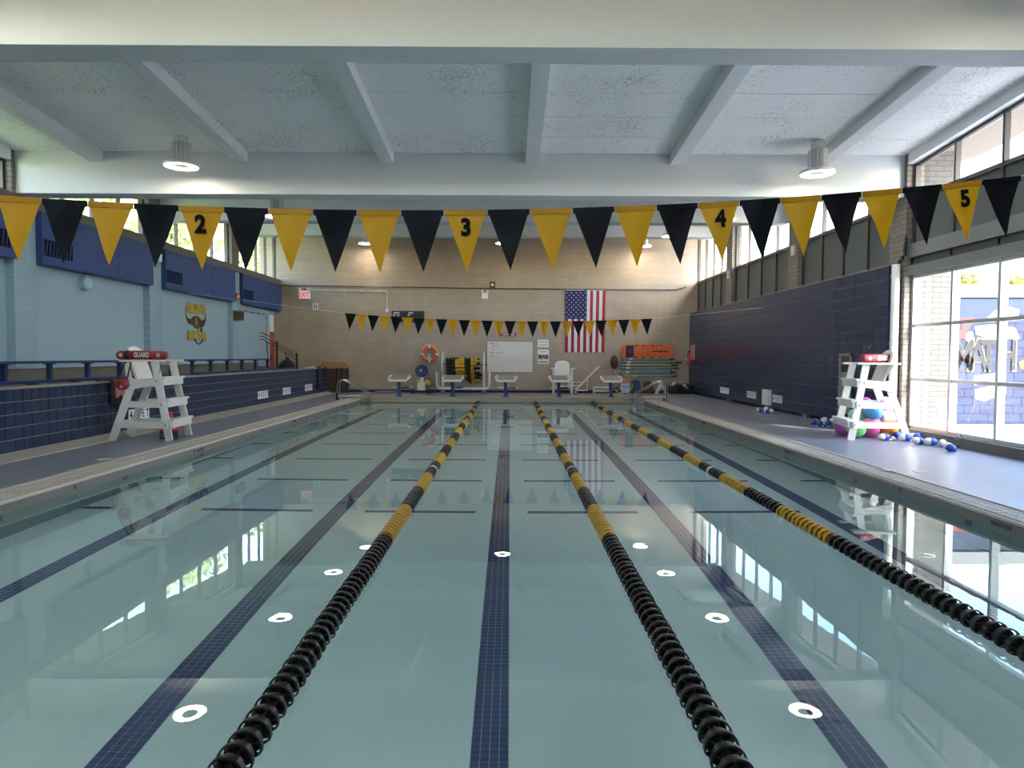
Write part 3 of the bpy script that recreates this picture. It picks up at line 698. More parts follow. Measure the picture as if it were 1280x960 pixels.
b1 = bunting('black and yellow pennant line overhead with large numerals facing the entrance end', -0.345, lambda x: 5.32+0.055*x, lambda x: 2.772+0.034*x+0.0118*x*x, -9.31, 7.54, 3.6, 3.75, False)
b2 = bunting('black and yellow pennant line across the starting-block end, before the brick wall', -0.33, lambda x: 19.85, lambda x: 2.648+0.0040*x*0+0.0075*(x-0.55)**2, -9.31, 7.34, 3.42, 3.08, True)
MB().box(4.16, 19.84, 2.70, 4.20, 19.86, 2.745).build('end_marker', 'ball_pink', b2)

# ---- pendant lamps
LAMPS = [(-5.95, 12.5, 5.06), (5.56, 12.5, 4.99), (-5.9, 17.4, 5.15), (5.4, 17.4, 5.12), (-5.85, 22.5, 5.60), (5.25, 22.5, 5.60), (-5.72, 27.25, 6.08), (5.3, 27.25, 6.03), (-0.25, 25.3, 5.80),
         (-5.95, 6.4, 5.6), (5.5, 6.4, 5.6)]
_side = ['over the bleacher side', 'over the tall window side']
LL = ['finned white pendant lamp before the second roof beam, over the bleacher side', 'finned white pendant lamp before the second roof beam, over the tall window side',
      'ring pendant lamp behind the second roof beam, over the bleacher side', 'ring pendant lamp behind the second roof beam, over the tiled wall side',
      'ring pendant lamp behind the third roof beam, over the bleacher side', 'ring pendant lamp behind the third roof beam, over the tiled wall side',
      'ring pendant lamp lighting the brick end wall above the exit sign', 'ring pendant lamp lighting the brick end wall above the stars and stripes',
      'ring pendant lamp hanging over the middle lane near the brick end wall',
      'ring pendant lamp before the first roof beam, over the bleacher side', 'ring pendant lamp before the first roof beam, over the tall window side']
def lamp_parts():
    P = {}
    mb = MB(); mb.lathe([(0.0, 0.42), (0.115, 0.42), (0.13, 0.36), (0.13, 0.06), (0.15, 0.03)], n=24)
    P['core'] = mb.mesh('heat_sink', 'lamp_body', True)
    mb = MB()
    for k in range(16):
        a = math.pi*k/8; c, s = math.cos(a), math.sin(a); n = Vector((-s, c, 0))*0.006
        p = [Vector((0.10*c, 0.10*s, 0.05)), Vector((0.165*c, 0.165*s, 0.05)), Vector((0.165*c, 0.165*s, 0.40)), Vector((0.10*c, 0.10*s, 0.40))]
        mb.hexa([q-n for q in p]+[q+n for q in p])
    P['fins'] = mb.mesh('cooling_fins', 'white_gloss')
    P['rim'] = MB().lathe([(0.05, 0.035), (0.29, 0.035), (0.305, 0.015), (0.298, -0.024), (0.286, -0.022), (0.286, 0.02)], n=32).mesh('rim', 'lamp_body', True)
    P['ring'] = MB().lathe([(0.14, 0.004), (0.145, -0.004), (0.282, -0.004), (0.286, 0.006)], n=32).mesh('light_ring', 'lamp_ring', True)
    P['hub'] = MB().lathe([(0.0001, -0.004), (0.14, -0.004), (0.14, 0.02)], n=20).mesh('centre_plate', 'white_gloss', True)
    P['box'] = MB().lathe([(0.0001, 0.56), (0.09, 0.56), (0.115, 0.52), (0.12, 0.46), (0.09, 0.42)], n=12).mesh('driver_housing', 'white_gloss', True)
    return P
LP = lamp_parts()
for (x, y, z), lab in zip(LAMPS, LL):
    t = thing('pendant_lamp', lab, 'lamp', (x, y, z), group='pendant lamps')
    inst(LP['core'], 'heat_sink', t); inst(LP['fins'], 'cooling_fins', t); inst(LP['rim'], 'rim', t); inst(LP['ring'], 'light_ring', t); inst(LP['hub'], 'centre_plate', t); inst(LP['box'], 'driver_housing', t)
    zt = zc(y)
    B(x-0.016, y-0.016, z+0.56, x+0.016, y+0.016, zt).build('stem', 'white_gloss', t)
    MB().lathe([(0.07, zt-0.004), (0.05, zt-0.03), (0.016, zt-0.04)], (x, y, 0), n=12).build('ceiling_rose', 'white_gloss', t, True)

# ---- lifeguard chairs (local: +x faces the water, y across)
def guard_chair(label, loc, rz, towels=False):
    t = thing('guard_chair', label, 'lifeguard chair', loc, rz, 'tall white lifeguard chairs')
    w = dict(world=False)
    FT, FB = (0.26, 0.34), (0.52, 0.42)
    for s in (-1, 1):
        MB().bar((0.52, s*0.42, 0), (0.27, s*0.36, 1.38), 0.045, 0.12, (1, 0, 0)).build('front_leg', 'white_plastic', t, **w)
        MB().bar((-0.50, s*0.30, 0), (-0.10, s*0.34, 1.08), 0.045, 0.12, (1, 0, 0)).build('rear_leg', 'white_plastic', t, **w)
        MB().bar((-0.24, s*0.355, 0.94), (0.38, s*0.385, 1.06), 0.04, 0.13, (0, 0, 1)).build('seat_rail', 'white_plastic', t, **w)
        MB().bar((-0.42, s*0.335, 0.28), (0.50, s*0.445, 0.28), 0.035, 0.11).build('side_rail', 'white_plastic', t, **w)
        MB().bar((-0.30, s*0.345, 0.64), (0.44, s*0.425, 0.64), 0.035, 0.11).build('side_rail', 'white_plastic', t, **w)
        B(-0.29, s*0.38-0.075, 1.38, 0.44, s*0.38+0.075, 1.415).build('armrest', 'white_plastic', t, **w)
        MB().bar((-0.16, s*0.33, 0.98), (-0.22, s*0.34, 1.38), 0.04, 0.07, (1, 0, 0)).build('arm_post', 'white_plastic', t, **w)
        for (x, z) in ((0.47, 0.28), (0.40, 0.64), (0.33, 1.05)):
            MB().lathe([(0.0001, s*0.012), (0.012, s*0.010), (0.012, 0)], (x, s*0.455, z), 'y', 8).build('bolt', 'black', t, **w)
    for x, z in ((0.55, 0.30), (0.48, 0.66), (0.41, 1.04)):
        B(x-0.12, -0.44, z+0.04, x+0.05, 0.44, z+0.075).build('step', 'white_plastic', t, **w)
        B(x-0.01, -0.42, z-0.07, x+0.025, 0.42, z+0.04).build('step_riser', 'white_plastic', t, **w)
    for k in range(4):
        x0 = -0.14+k*0.14; B(x0, -0.34, 1.04+0.02*k/3, x0+0.132, 0.34, 1.075+0.02*k/3).build('seat_slat', 'white_plastic', t, **w)
    poly = [(-0.30, 0), (0.30, 0), (0.30, 0.50)]+[(0.30*math.cos(a), 0.50+0.17*math.sin(a)) for a in [math.pi*k/10 for k in range(1, 10)]]+[(-0.30, 0.50)]
    e = Vector((-0.32, 0, 0.94)).normalized()
    MB().prism(poly, (-0.03, 0, 1.02), (0, 1, 0), e, e.cross(Vector((0, 1, 0))), 0.035).build('backrest', 'white_plastic', t, **w)
    MB().bar((-0.44, -0.31, 0.28), (-0.44, 0.31, 0.28), 0.035, 0.10).build('rear_rail', 'white_plastic', t, **w)
    return t
CL, CR = (-6.47, 12.24, ZD), (6.80, 12.70, ZD)
chL = guard_chair('tall white lifeguard chair in front of the bleacher parapet', CL, math.radians(4))
chR = guard_chair('tall white sunlit lifeguard chair by the tall windows, balls underneath', CR, math.radians(171))
def rescue_tube(label, o, rz, flip):
    t = thing('rescue_tube', label, 'rescue tube', o, rz, 'red rescue tubes')
    w = dict(world=False)
    L, r = 0.42, 0.078
    mb = MB()
    prof = [(0.0001, -L), (r*0.75, -L+0.005), (r, -L+0.05), (r, L-0.05), (r*0.75, L-0.005), (0.0001, L)]
    mb.lathe(prof, (0, 0, r), 'x', 20); mb.build('foam_body', 'guard_red', t, True, **w)
    bx = -0.24*flip
    MB().lathe([(r+0.003, -0.03), (r+0.004, 0.03)], (bx, 0, r), 'x', 20).build('strap', 'black', t, True, **w)
    text('lettering', 'GUARD', 'print_white', t, (0.02, -r-0.002, r), (1, 0, 0), (0, 0, 1), 0.085, 0.001, sx=0.62, world=False)
    for x in (0.30*flip, -0.33*flip):
        MB().lathe([(0.030, 0), (0.036, 0)], (x, -r-0.002, r), 'y', 16).build('cross_badge_ring', 'print_white', t, **w)
        b = MB(); b.box(x-0.006, -r-0.004, r-0.022, x+0.006, -r-0.001, r+0.022); b.box(x-0.022, -r-0.004, r-0.006, x+0.022, -r-0.001, r+0.006); b.build('cross_badge', 'print_white', t, **w)
    MB().tube([(bx, r, r), (bx-0.10*flip, r+0.05, 0.0), (bx-0.06*flip, r+0.07, -0.25), (bx-0.02*flip, r+0.07, -0.42)], 0.010, 6).build('tow_strap', 'black', t, True, **w)
    MB().tube([(L-0.09, -0.02, 0.0), (L-0.08, -0.10, -0.05), (L-0.085, -0.10, -0.24)], 0.006, 6).build('clip_cord', 'black', t, True, **w)
    return t
rescue_tube('red rescue tube lettered GUARD on the chair in front of the bleacher parapet', (-6.38, 11.88, ZD+1.417), math.radians(3), 1)
rescue_tube('red rescue tube lettered GUARD on the sunlit chair by the tall windows', (6.74, 12.48, ZD+1.417), math.radians(24), -1)
# red first-aid hip pack on its strap, towels, cone, black box
t = thing('hip_pack', 'red first-aid hip pack hanging by its strap from the lifeguard chair', 'bag', (-6.98, 11.90, 1.0))
pk = at(153, 480, y=11.85)
MB().ball(pk, 0.13, 12, 0, (1.0, 0.55, 0.85)).build('pouch', 'guard_red', t, True)
MB().tube([pk+Vector((-0.11, -0.03, 0.05)), pk+Vector((0, -0.075, 0.02)), pk+Vector((0.11, -0.03, -0.05))], 0.006, 5).build('zip', 'black', t)
b = MB(); b.box(pk.x-0.006+0.02, pk.y-0.08, pk.z-0.07, pk.x+0.026, pk.y-0.07, pk.z-0.02); b.box(pk.x-0.005, pk.y-0.08, pk.z-0.052, pk.x+0.045, pk.y-0.07, pk.z-0.038); b.build('white_cross', 'print_white', t)
pa = at(160, 453, y=11.85)
MB().tube([pk+Vector((-0.09, 0, 0.08)), pa+Vector((-0.05, 0, 0)), pa+Vector((0.0, 0.02, 0.02)), pa+Vector((0.05, 0, 0)), pk+Vector((0.08, 0, 0.08))], 0.012, 6).build('belt', 'black', t, True)
def draped(name, label, m, y0, y1, zlow, xo=0.016, cat='towel', back=0.12, wob=0.02, seed=1):
    rr = random.Random(seed); n = 12; mb = MB(); rows = [(-0.22-back*0, 0), ]
    prof = [(PX-0.25, 1.05), (PX-0.25, 1.185), (PX-0.12, 1.19), (PX+0.02, 1.185), (PX+xo+0.01, 1.10), (PX+xo+0.014, (1.1+zlow)/2), (PX+xo+0.012, zlow)]
    for i in range(n+1):
        y = y0+(y1-y0)*i/n; e = wob*math.sin(i*1.3+seed)
        for j, (x, z) in enumerate(prof): mb.v.append(Vector((x+(abs(e)*0.6 if j > 3 else 0), y+(0.02*math.sin(j+i) if j > 3 else 0), z+(e*1.5 if j == 6 else 0))))
    k = len(prof)
    for i in range(n):
        for j in range(k-1): mb.f.append((i*k+j, (i+1)*k+j, (i+1)*k+j+1, i*k+j+1)); mb.m.append(0)
    o = mb.build(name, m, None, True); so = o.modifiers.new('thick', 'SOLIDIFY'); so.thickness = 0.008; so.offset = 1
    return tag(o, label, cat)
draped('towel', 'black towel hung over the parapet under the pink one', 'fabric_black', 12.28, 13.10, 0.70)
draped('towel', 'pink towel hung over the parapet behind the lifeguard chair', 'towel_pink', 12.40, 13.02, 0.88, 0.030, seed=4)
draped('shirt', 'long black cloth hung over the far end of the parapet', 'fabric_black', 25.55, 25.95, 0.36, 0.02, 'clothing', seed=5)
draped('shirt', 'short black cloth hung over the parapet corner by the wooden rail', 'fabric_black', 26.35, 26.75, 0.82, 0.02, 'clothing', seed=7)
p = at(218, 542, z=ZD)
t = thing('traffic_cone', 'small red plastic cone behind the steps of the lifeguard chair', 'cone', (p.x-0.35, p.y+0.55, ZD))
q = t.location
MB().lathe([(0.105, 0.02), (0.095, 0.05), (0.035, 0.36), (0.028, 0.37), (0.0001, 0.37)], (q.x, q.y, ZD), n=18).build('cone_body', 'bright_red', t, True)
B(q.x-0.14, q.y-0.14, ZD, q.x+0.14, q.y+0.14, ZD+0.025).build('base', 'bright_red', t)
p = at(208, 549, z=ZD)
t = thing('speaker_box', 'small black box on the deck between the lifeguard chair legs', 'box', (p.x, p.y+0.06, ZD))
bb = MB().box(p.x-0.12, p.y, ZD, p.x+0.13, p.y+0.16, ZD+0.14); bb.build('case', 'black', t); B(p.x-0.10, p.y-0.006, ZD+0.02, p.x+0.11, p.y, ZD+0.12).build('grille', 'print_grey', t)

# ---- balls piled under the sunlit chair
balls = [('magenta', 1053, 539, 13.15, 0.15), ('green', 1071, 537, 12.75, 0.17), ('pink', 1091, 541, 12.85, 0.165), ('orange', 1112, 537, 12.9, 0.165), ('mint', 1074, 519, 13.1, 0.155), ('blue', 1092, 514, 12.95, 0.17),
         ('pink', 1100, 524, 13.25, 0.15), ('magenta', 1081, 506, 13.3, 0.15), ('rose', 1107, 511, 13.0, 0.145), ('violet', 1111, 524, 13.05, 0.13)]
lab = ['magenta rubber ball lowest in the pile beside the chair steps', 'green rubber ball behind the chair leg', 'hot pink ball lowest in the pile between two chair legs', 'orange rubber ball lowest in the pile by the window side', 'pale mint ball resting on the green one',
       'blue ball in the middle of the pile', 'hot pink ball under the blue one', 'magenta ball on top of the pile', 'pale rose ball on top of the pile by the window side', 'lilac ball above the orange one']
cen = [at(px, py, y=y) for c, px, py, y, r in balls]; rad = [q[4] for q in balls]
for _ in range(200):                      # settle the pile so that no two balls share space
    for i in range(len(cen)):
        for j in range(i):
            d = cen[i]-cen[j]; o_ = rad[i]+rad[j]+0.003-d.length
            if o_ > 0: d = d.normalized()*o_*0.5; cen[i] = cen[i]+d; cen[j] = cen[j]-d
        cen[i].z = max(cen[i].z, ZD+rad[i]+0.004); cen[i].x = min(cen[i].x, 7.33-rad[i])
for (c, px, py, y, r), l, p in zip(balls, lab, cen):
    z = p.z
    t = thing('rubber_ball', l, 'ball', (p.x, p.y, z-r), group='balls under the lifeguard chair')
    MB().ball((p.x, p.y, z), r, 20).build('skin', 'ball_'+c, t, True)
    MB().lathe([(0.0001, 0.0), (0.012, 0.0)], (p.x-r*0.25, p.y-r*0.93, z+r*0.22), 'y', 8).build('valve', 'print_white', t)

# ---- blue and white float lines on the deck
def float_pair(parent, c, d, r=0.065, l=0.11):
    c = Vector(c); d = Vector(d).normalized()
    for s, m in ((-1, 'float_blue'), (1, 'float_white')):
        mb = MB(); pts = [c+d*(s*l*k) for k in (0, 0.4, 0.75, 0.95, 1.0)]
        mb.tube(pts, [r, r*0.97, r*0.75, r*0.4, r*0.1], 12); mb.build('float_half', m, parent, True)
def rope_between(parent, pts, r=0.011):
    pts = [Vector(p) for p in pts]; a = MB(); n = 0
    out = []
    for p, q in zip(pts[:-1], pts[1:]):
        for k in range(6): out.append(p.lerp(q, k/6)+Vector((random.uniform(-.015, .015), random.uniform(-.015, .015), random.uniform(0, .012))))
    out.append(pts[-1])
    for i in range(0, len(out)-1):
        a.tube([out[i], out[i+1]], r, 5, True, i % 2)
    a.build('striped_rope', ['rope_white', 'rope_navy'], parent, True)
def float_line(label, px, seed, tail=None):
    pts = [at(x, y, z=ZD+0.066) for x, y in px]; t = thing('float_line', label, 'float line', (pts[0].x, pts[0].y, ZD), group='blue and white float lines')
    rr = random.Random(seed)
    for p in pts: float_pair(t, p, (rr.uniform(-1, 1), rr.uniform(-0.6, 0.6), rr.uniform(-.1, .1)))
    rope_between(t, [p+Vector((0.05, -0.09, -0.05)) for p in pts])
    if tail: rope_between(t, [at(x, y, z=ZD+0.015+h) for x, y, h in tail])
    return t
float_line('blue and white float line strewn along the tall window sill', [(1105, 546), (1122, 544), (1131, 547), (1143, 546), (1152, 545), (1148, 551), (1160, 546), (1163, 552), (1178, 554), (1187, 559)], 3, [(1190, 560, 0), (1201, 557, 0), (1207, 550, 0.1), (1200, 545, 0.2), (1193, 550, 0.1)])
float_line('small heap of blue and white floats under the tiled wall beside the chair', [(1018, 527), (1026, 529), (1032, 525), (1036, 529), (1041, 526)], 5, [(1012, 531, 0), (1020, 533, 0), (1040, 533, 0)])
float_line('small heap of blue and white floats below the white wall box', [(950, 512), (956, 513), (962, 514), (958, 511)], 8, [(963, 516, 0), (968, 518, 0), (974, 520, 0)])

# ---- starting blocks
def starting_block(n, x):
    t = thing('starting_block', ['white starting block on a blue post by the steps under the bleacher, lane one', 'white starting block before the lane rope reel, lane two', 'white starting block before the whiteboard, lane three', 'white starting block before the low white guard chair, lane four', 'white starting block before the yellow hoop, lane five'][n],
              'starting block', (x, 24.1, 0.205 if False else 0.205), 0, 'starting blocks')
    w = dict(world=False); O = Vector((0, 0, 0))
    B(-0.13, -0.14, 0, 0.13, 0.16, 0.02).build('base_plate', 'navy', t, **w)
    MB().bar((0, -0.02, 0.02), (-0.03, 0.12, 0.60), 0.11, 0.11, (0, 1, 0)).build('post', 'navy', t, **w)
    # platform sloping down to the water (towards -y)
    a = Vector((0, 0.97, 0.20)).normalized(); nrm = Vector((0, -a.z, a.y)); c0 = Vector((0, -0.28, 0.56))
    def slab(x0, x1, s0, s1, t0, t1, name, m): 
        P = [c0+Vector((u, 0, 0))+a*v for u, v in ((x0, s0), (x1, s0), (x1, s1), (x0, s1))]
        return MB().hexa([p+nrm*t0 for p in P]+[p+nrm*t1 for p in P]).build(name, m, t, **w)
    slab(-0.32, 0.32, 0.0, 0.70, 0.0, 0.045, 'platform', 'white_gloss')
    slab(-0.29, 0.29, 0.03, 0.67, 0.045, 0.055, 'grip_pad', 'sand_grey')
    for s in (-1, 1):
        P = [c0+Vector((s*0.315, 0, 0))+nrm*0.03, c0+Vector((s*0.36, 0, 0))+nrm*0.05+a*0.16, c0+Vector((s*0.385, 0, 0))+nrm*0.06+a*0.36, c0+Vector((s*0.36, 0, 0))+nrm*0.05+a*0.56, c0+Vector((s*0.30, 0, 0))+nrm*0.03+a*0.70]
        MB().tube(P, 0.021, 8).build('side_handle', 'white_gloss', t, True, **w)
    MB().tube([c0+Vector((-0.31, -0.03, -0.01)), c0+Vector((0.31, -0.03, -0.01))], 0.022, 8).build('front_bar', 'white_gloss', t, True, **w)
    MB().bar((0, 0.10, 0.30), (0.34, 0.30, 0.30), 0.05, 0.05).build('step_arm', 'navy', t, **w)
    B(-0.30, 0.26, 0.30, 0.44, 0.42, 0.33).build('step', 'white_gloss', t, **w)
    B(0.14, 0.25, 0.335, 0.38, 0.41, 0.345).build('step_pad', 'navy', t, **w)
    return t
for i, px in enumerate((499, 566, 632.5, 699, 764)):
    starting_block(i, at(px, 495, y=24.1).x)

# ---- grab rails
def grab_rail(label, sx, xp, y):
    t = thing('pool_ladder', label, 'pool ladder', (xp+sx*0.5, y, ZD), group='steel grab rails')
    for dy in (-0.18, 0.18):
        yy = y+dy
        pts = [(xp+sx*0.85, yy, ZD), (xp+sx*0.85, yy, 0.62), (xp+sx*0.82, yy, 0.77), (xp+sx*0.70, yy, 0.82), (xp+sx*0.60, yy, 0.80), (xp+sx*0.0-sx*0.05, yy, 0.46), (xp-sx*0.15, yy, 0.38), (xp-sx*0.18, yy, 0.25), (xp-sx*0.18, yy, -0.95)]
        MB().tube(pts, 0.024, 8).build('side_rail', 'steel', t, True)
        MB().lathe([(0.05, ZD+0.002), (0.045, ZD+0.02), (0.024, ZD+0.03)], (xp+sx*0.85, yy, 0), n=12).build('floor_flange', 'steel', t, True)
    for z in (-0.15, -0.45, -0.75): B(xp-sx*0.24, y-0.18, z, xp-sx*0.12, y+0.18, z+0.03).build('tread', 'white_plastic', t)
    B(xp+sx*0.05, y-0.20, 0.285, xp+sx*0.85, y-0.16, 0.315).build('cross_bar', 'white_gloss', t)
    return t
grab_rail('steel pool ladder rails at the parapet side corner', -1, XL+0.28, 23.0)
grab_rail('steel pool ladder rails at the tiled wall side corner', 1, XR-0.30, 23.0)
B(XL+0.28-0.89, 22.78, ZD, XL+0.28-0.81, 22.86, ZD+0.24).build('rail_boot', 'black', [o for o in COL.objects if o.name == 'pool_ladder'][0])
# ---- things on and along the brick end wall (wall face y = 28)
YV = YW-0.02
def wp_(px, py, y=YV): return at(px, py, y=y)
def rect(px0, py0, px1, py1, y=YV):
    a, b = wp_(px0, py1, y), wp_(px1, py0, y); return a.x, a.z, b.x, b.z
# exit sign with lamp heads
x0, z0, x1, z1 = rect(374, 363.5, 387.6, 373.3)
t = thing('exit_sign', 'white lit sign reading EXIT on the brick end wall', 'exit sign', ((x0+x1)/2, YW, z0))
B(x0, YW-0.07, z0, x1, YW-0.004, z1).build('housing', 'exit_face', t)
text('lettering', 'EXIT', 'exit_red', t, ((x0+x1)/2, YW-0.073, (z0+z1)/2), (1, 0, 0), (0, 0, 1), (z1-z0)*0.62, 0.001, sx=0.72)
for s in (-1, 1): MB().ball(((x0+x1)/2+s*0.17, YW-0.08, z1+0.06), 0.055, 10).build('lamp_head', 'white_gloss', t, True)
MB().tube([((x0+x1)/2, YW-0.04, z1), ((x0+x1)/2, YW-0.04, z1+0.12)], 0.03, 6).build('bracket', 'grey_metal', t)
# emergency light
x0, z0, x1, z1 = rect(602, 366, 610, 373.5)
t = thing('emergency_light', 'small white two-headed emergency light above the whiteboard', 'light', ((x0+x1)/2, YW, z0))
B(x0, YW-0.09, z0, x1, YW-0.004, z1).build('battery_box', 'white_gloss', t)
for s in (-1, 1): MB().ball(((x0+x1)/2+s*0.11, YW-0.1, z1+0.05), 0.05, 10).build('lamp_head', 'white_gloss', t, True)
# speaker box
x0, z0, x1, z1 = rect(612, 352.2, 619, 360.2)
t = thing('wall_speaker', 'small square dark box with a pale centre high on the brick wall', 'speaker', ((x0+x1)/2, YW, z0))
B(x0, YW-0.08, z0, x1, YW-0.004, z1).build('case', 'bronze_frame', t); a, b = (x0+x1)/2, (z0+z1)/2; B(a-0.05, YW-0.085, b-0.05, a+0.05, YW-0.08, b+0.05).build('centre_plate', 'white_plastic', t)
# conduits
def conduit(label, pts, r=0.02, m='bronze_frame', box=None):
    t = thing('conduit', label, 'conduit', (pts[0].x, pts[0].y, min(p.z for p in pts)))
    MB().tube(pts, r, 6).build('pipe', m, t)
    for k in range(1, 9):
        f = k/9; i = f*(len(pts)-1); j = int(i); p = pts[j].lerp(pts[min(j+1, len(pts)-1)], i-j)
        B(p.x-0.02, p.y-0.03, p.z-0.03, p.x+0.02, p.y+0.03, p.z+0.03).build('clip', m, t)
    if box is not None: B(box.x-0.06, box.y-0.05, box.z-0.07, box.x+0.06, box.y+0.02, box.z+0.07).build('junction_box', 'white_plastic', t)
conduit('long dark conduit running the whole width of the brick end wall', [wp_(352, 357, YW-0.036), wp_(480, 358.6, YW-0.036), wp_(640, 361, YW-0.036), wp_(760, 362, YW-0.036), wp_(845, 362.5, YW-0.036), wp_(858, 358.5, YW-0.036)])
conduit('thin white conduit turning down to a small box above the scoreboard', [wp_(388, 362.5, YW-0.036), wp_(484, 363.6, YW-0.036), wp_(484, 388, YW-0.036)], 0.016, 'white_plastic', wp_(484, 388, YW-0.036))
# small notice
x0, z0, x1, z1 = rect(390.6, 379, 398, 387.3)
t = thing('notice', 'small white notice with dark bars under the exit sign', 'notice', ((x0+x1)/2, YW, z0))
B(x0, YW-0.015, z0, x1, YW-0.004, z1).build('plate', 'print_white', t)
for f in (0.25, 0.6): B(x0+(x1-x0)*f, YW-0.018, z0+0.05, x0+(x1-x0)*(f+0.16), YW-0.015, z1-0.05).build('print', 'ink', t)
# scoreboard
x0, z0, x1, z1 = rect(490, 389, 530, 403)
t = thing('scoreboard', 'long black scoreboard behind the far pennants', 'scoreboard', ((x0+x1)/2, YW, z0))
B(x0, YW-0.10, z0, x1, YW-0.004, z1).build('case', 'black', t)
text('lettering', 'EVENT', 'print_white', t, (x0+0.20, YW-0.103, z1-0.09), (1, 0, 0), (0, 0, 1), 0.075, 0.001, sx=0.8)
text('lettering', 'HEAT', 'print_white', t, (x0+0.78, YW-0.103, z1-0.09), (1, 0, 0), (0, 0, 1), 0.075, 0.001, sx=0.8)
for xx in (0.10, 0.28, 0.70): B(x0+xx-0.05, YW-0.103, z1-0.19, x0+xx+0.05, YW-0.10, z1-0.16).build('small_print', 'print_white', t)
# red sign
x0, z0, x1, z1 = rect(626, 416.3, 645.5, 420.2)
t = thing('warning_sign', 'narrow red wall sign with white letters above the whiteboard', 'sign', ((x0+x1)/2, YW, z0))
B(x0, YW-0.02, z0, x1, YW-0.004, z1).build('plate', 'sign_red', t)
text('lettering', 'NO DIVING', 'print_white', t, ((x0+x1)/2, YW-0.022, (z0+z1)/2), (1, 0, 0), (0, 0, 1), 0.07, 0.001, sx=0.95)
# flag hung upright
x0, z0, x1, z1 = rect(706, 363.5, 757, 440.3)
t = thing('flag', 'stars and stripes flag hung upright on the brick end wall', 'flag', ((x0+x1)/2, YW, z0))
fw_ = x1-x0; fh_ = z1-z0
def cloth(u0, u1, v0, v1, off, n=8, mcount=24):
    mb = MB(); 
    for j in range(mcount+1):
        v = v0+(v1-v0)*j/mcount
        for i in range(n+1):
            u = u0+(u1-u0)*i/n
            mb.v.append(Vector((x0+u*fw_*(1-0.02*(1-v)), YW-0.035-off+0.018*math.sin(u*17+v*2)*(1.1-v)+0.008*math.sin(u*39), z0+v*fh_)))
    for j in range(mcount):
        for i in range(n): a = j*(n+1)+i; mb.f.append((a, a+1, a+n+2, a+n+1)); mb.m.append(0)
    return mb
for k in range(13):
    r_ = k % 2 == 0
    cloth(k/13, (k+1)/13, 0, 1, 0, 3).build('stripe', 'flag_red' if r_ else 'flag_white', t, True)
ct = cloth(0.0, 7/13, 0.54, 1.0, 0.006, 12, 12).build('canton', 'flag_blue', t, True)
st = MB()
for r_ in range(11):
    nn = 5 if r_ % 2 == 0 else 4
    for c in range(nn):
        u = (0.07+c*0.215+(0 if nn == 5 else 0.107))*7/13; v = 0.965-r_*0.0395
        y = YW-0.035-0.012+0.018*math.sin(u*17+v*2)*(1.1-v)+0.008*math.sin(u*39); cx_, cz_ = x0+u*fw_, z0+v*fh_
        pts = [(cx_+(0.030 if k % 2 == 0 else 0.013)*math.sin(math.pi*k/5), cz_+(0.030 if k % 2 == 0 else 0.013)*math.cos(math.pi*k/5)) for k in range(10)]
        st._add([(a, y-0.004, b) for a, b in pts], [tuple(range(10))])
tag(st.build('stars', 'flag_white', ct), kind='stuff')
MB().tube([(x0-0.03, YW-0.03, z1+0.02), (x1+0.03, YW-0.03, z1+0.02)], 0.016, 6).build('hanging_rod', 'white_plastic', t)
for f in (0, 0.5, 1): MB().ball((x0+f*fw_, YW-0.035, z1+0.02), 0.025, 8).build('grommet', 'black', t)
# whiteboard
x0, z0, x1, z1 = rect(609, 427, 666, 465)
t = thing('whiteboard', 'large whiteboard with faint notes on the brick end wall', 'whiteboard', ((x0+x1)/2, YW, z0))
B(x0, YW-0.02, z0, x1, YW-0.004, z1).build('writing_surface', 'board_white', t)
for q in ((x0-0.02, z0-0.02, x1+0.02, z0), (x0-0.02, z1, x1+0.02, z1+0.02), (x0-0.02, z0, x0, z1), (x1, z0, x1+0.02, z1)): B(q[0], YW-0.03, q[1], q[2], YW-0.004, q[3]).build('frame_edge', 'grey_metal', t)
rr = random.Random(2)
for (px, py, n) in ((612, 429.5, 4), (616, 432, 3), (616, 434.5, 1), (616, 437, 1), (612, 440.7, 6), (613, 445, 1)):
    p = wp_(px, py)
    for k in range(n): B(p.x+k*0.09, YW-0.0225, p.z-0.02, p.x+k*0.09+rr.uniform(0.03, 0.07), YW-0.02, p.z+0.012).build('handwriting', 'ink', t)
# posters
for (a, lab, body) in (((672, 424.7, 686, 434.2), 'white notice with two lines of print beside the whiteboard', 0), ((672, 437, 686.3, 454.7), 'poster with a dark picture panel beside the whiteboard', 1)):
    x0, z0, x1, z1 = rect(*a); t = thing('poster', lab, 'poster', ((x0+x1)/2, YW, z0))
    B(x0, YW-0.012, z0, x1, YW-0.004, z1).build('sheet', 'print_white', t)
    if body:
        B(x0+0.03, YW-0.015, z0+0.20, x1-0.03, YW-0.012, z1-0.21).build('picture_panel', 'print_grey', t)
        cx_, cz_ = (x0+x1)/2, (z0+z1)/2-0.01
        MB().tube([(cx_+0.085*math.cos(a_), YW-0.016, cz_+0.085*math.sin(a_)) for a_ in [math.pi*k/10-0.3 for k in range(13)]], 0.009, 5).build('arch_print', 'print_white', t)
        B(cx_-0.03, YW-0.018, cz_-0.11, cx_+0.03, YW-0.014, cz_-0.03).build('figure_print', 'print_white', t)
        B(x0+0.04, YW-0.015, z0+0.05, x1-0.04, YW-0.012, z0+0.09).build('caption_print', 'print_grey', t)
        B(x0+0.09, YW-0.015, z1-0.10, x1-0.09, YW-0.012, z1-0.08).build('title_print', 'print_grey', t)
    else:
        for zz in (0.68, 0.30): B(x0+0.06, YW-0.015, z0+(z1-z0)*zz, x1-0.06, YW-0.012, z0+(z1-z0)*zz+0.02).build('print_line', 'print_grey', t)
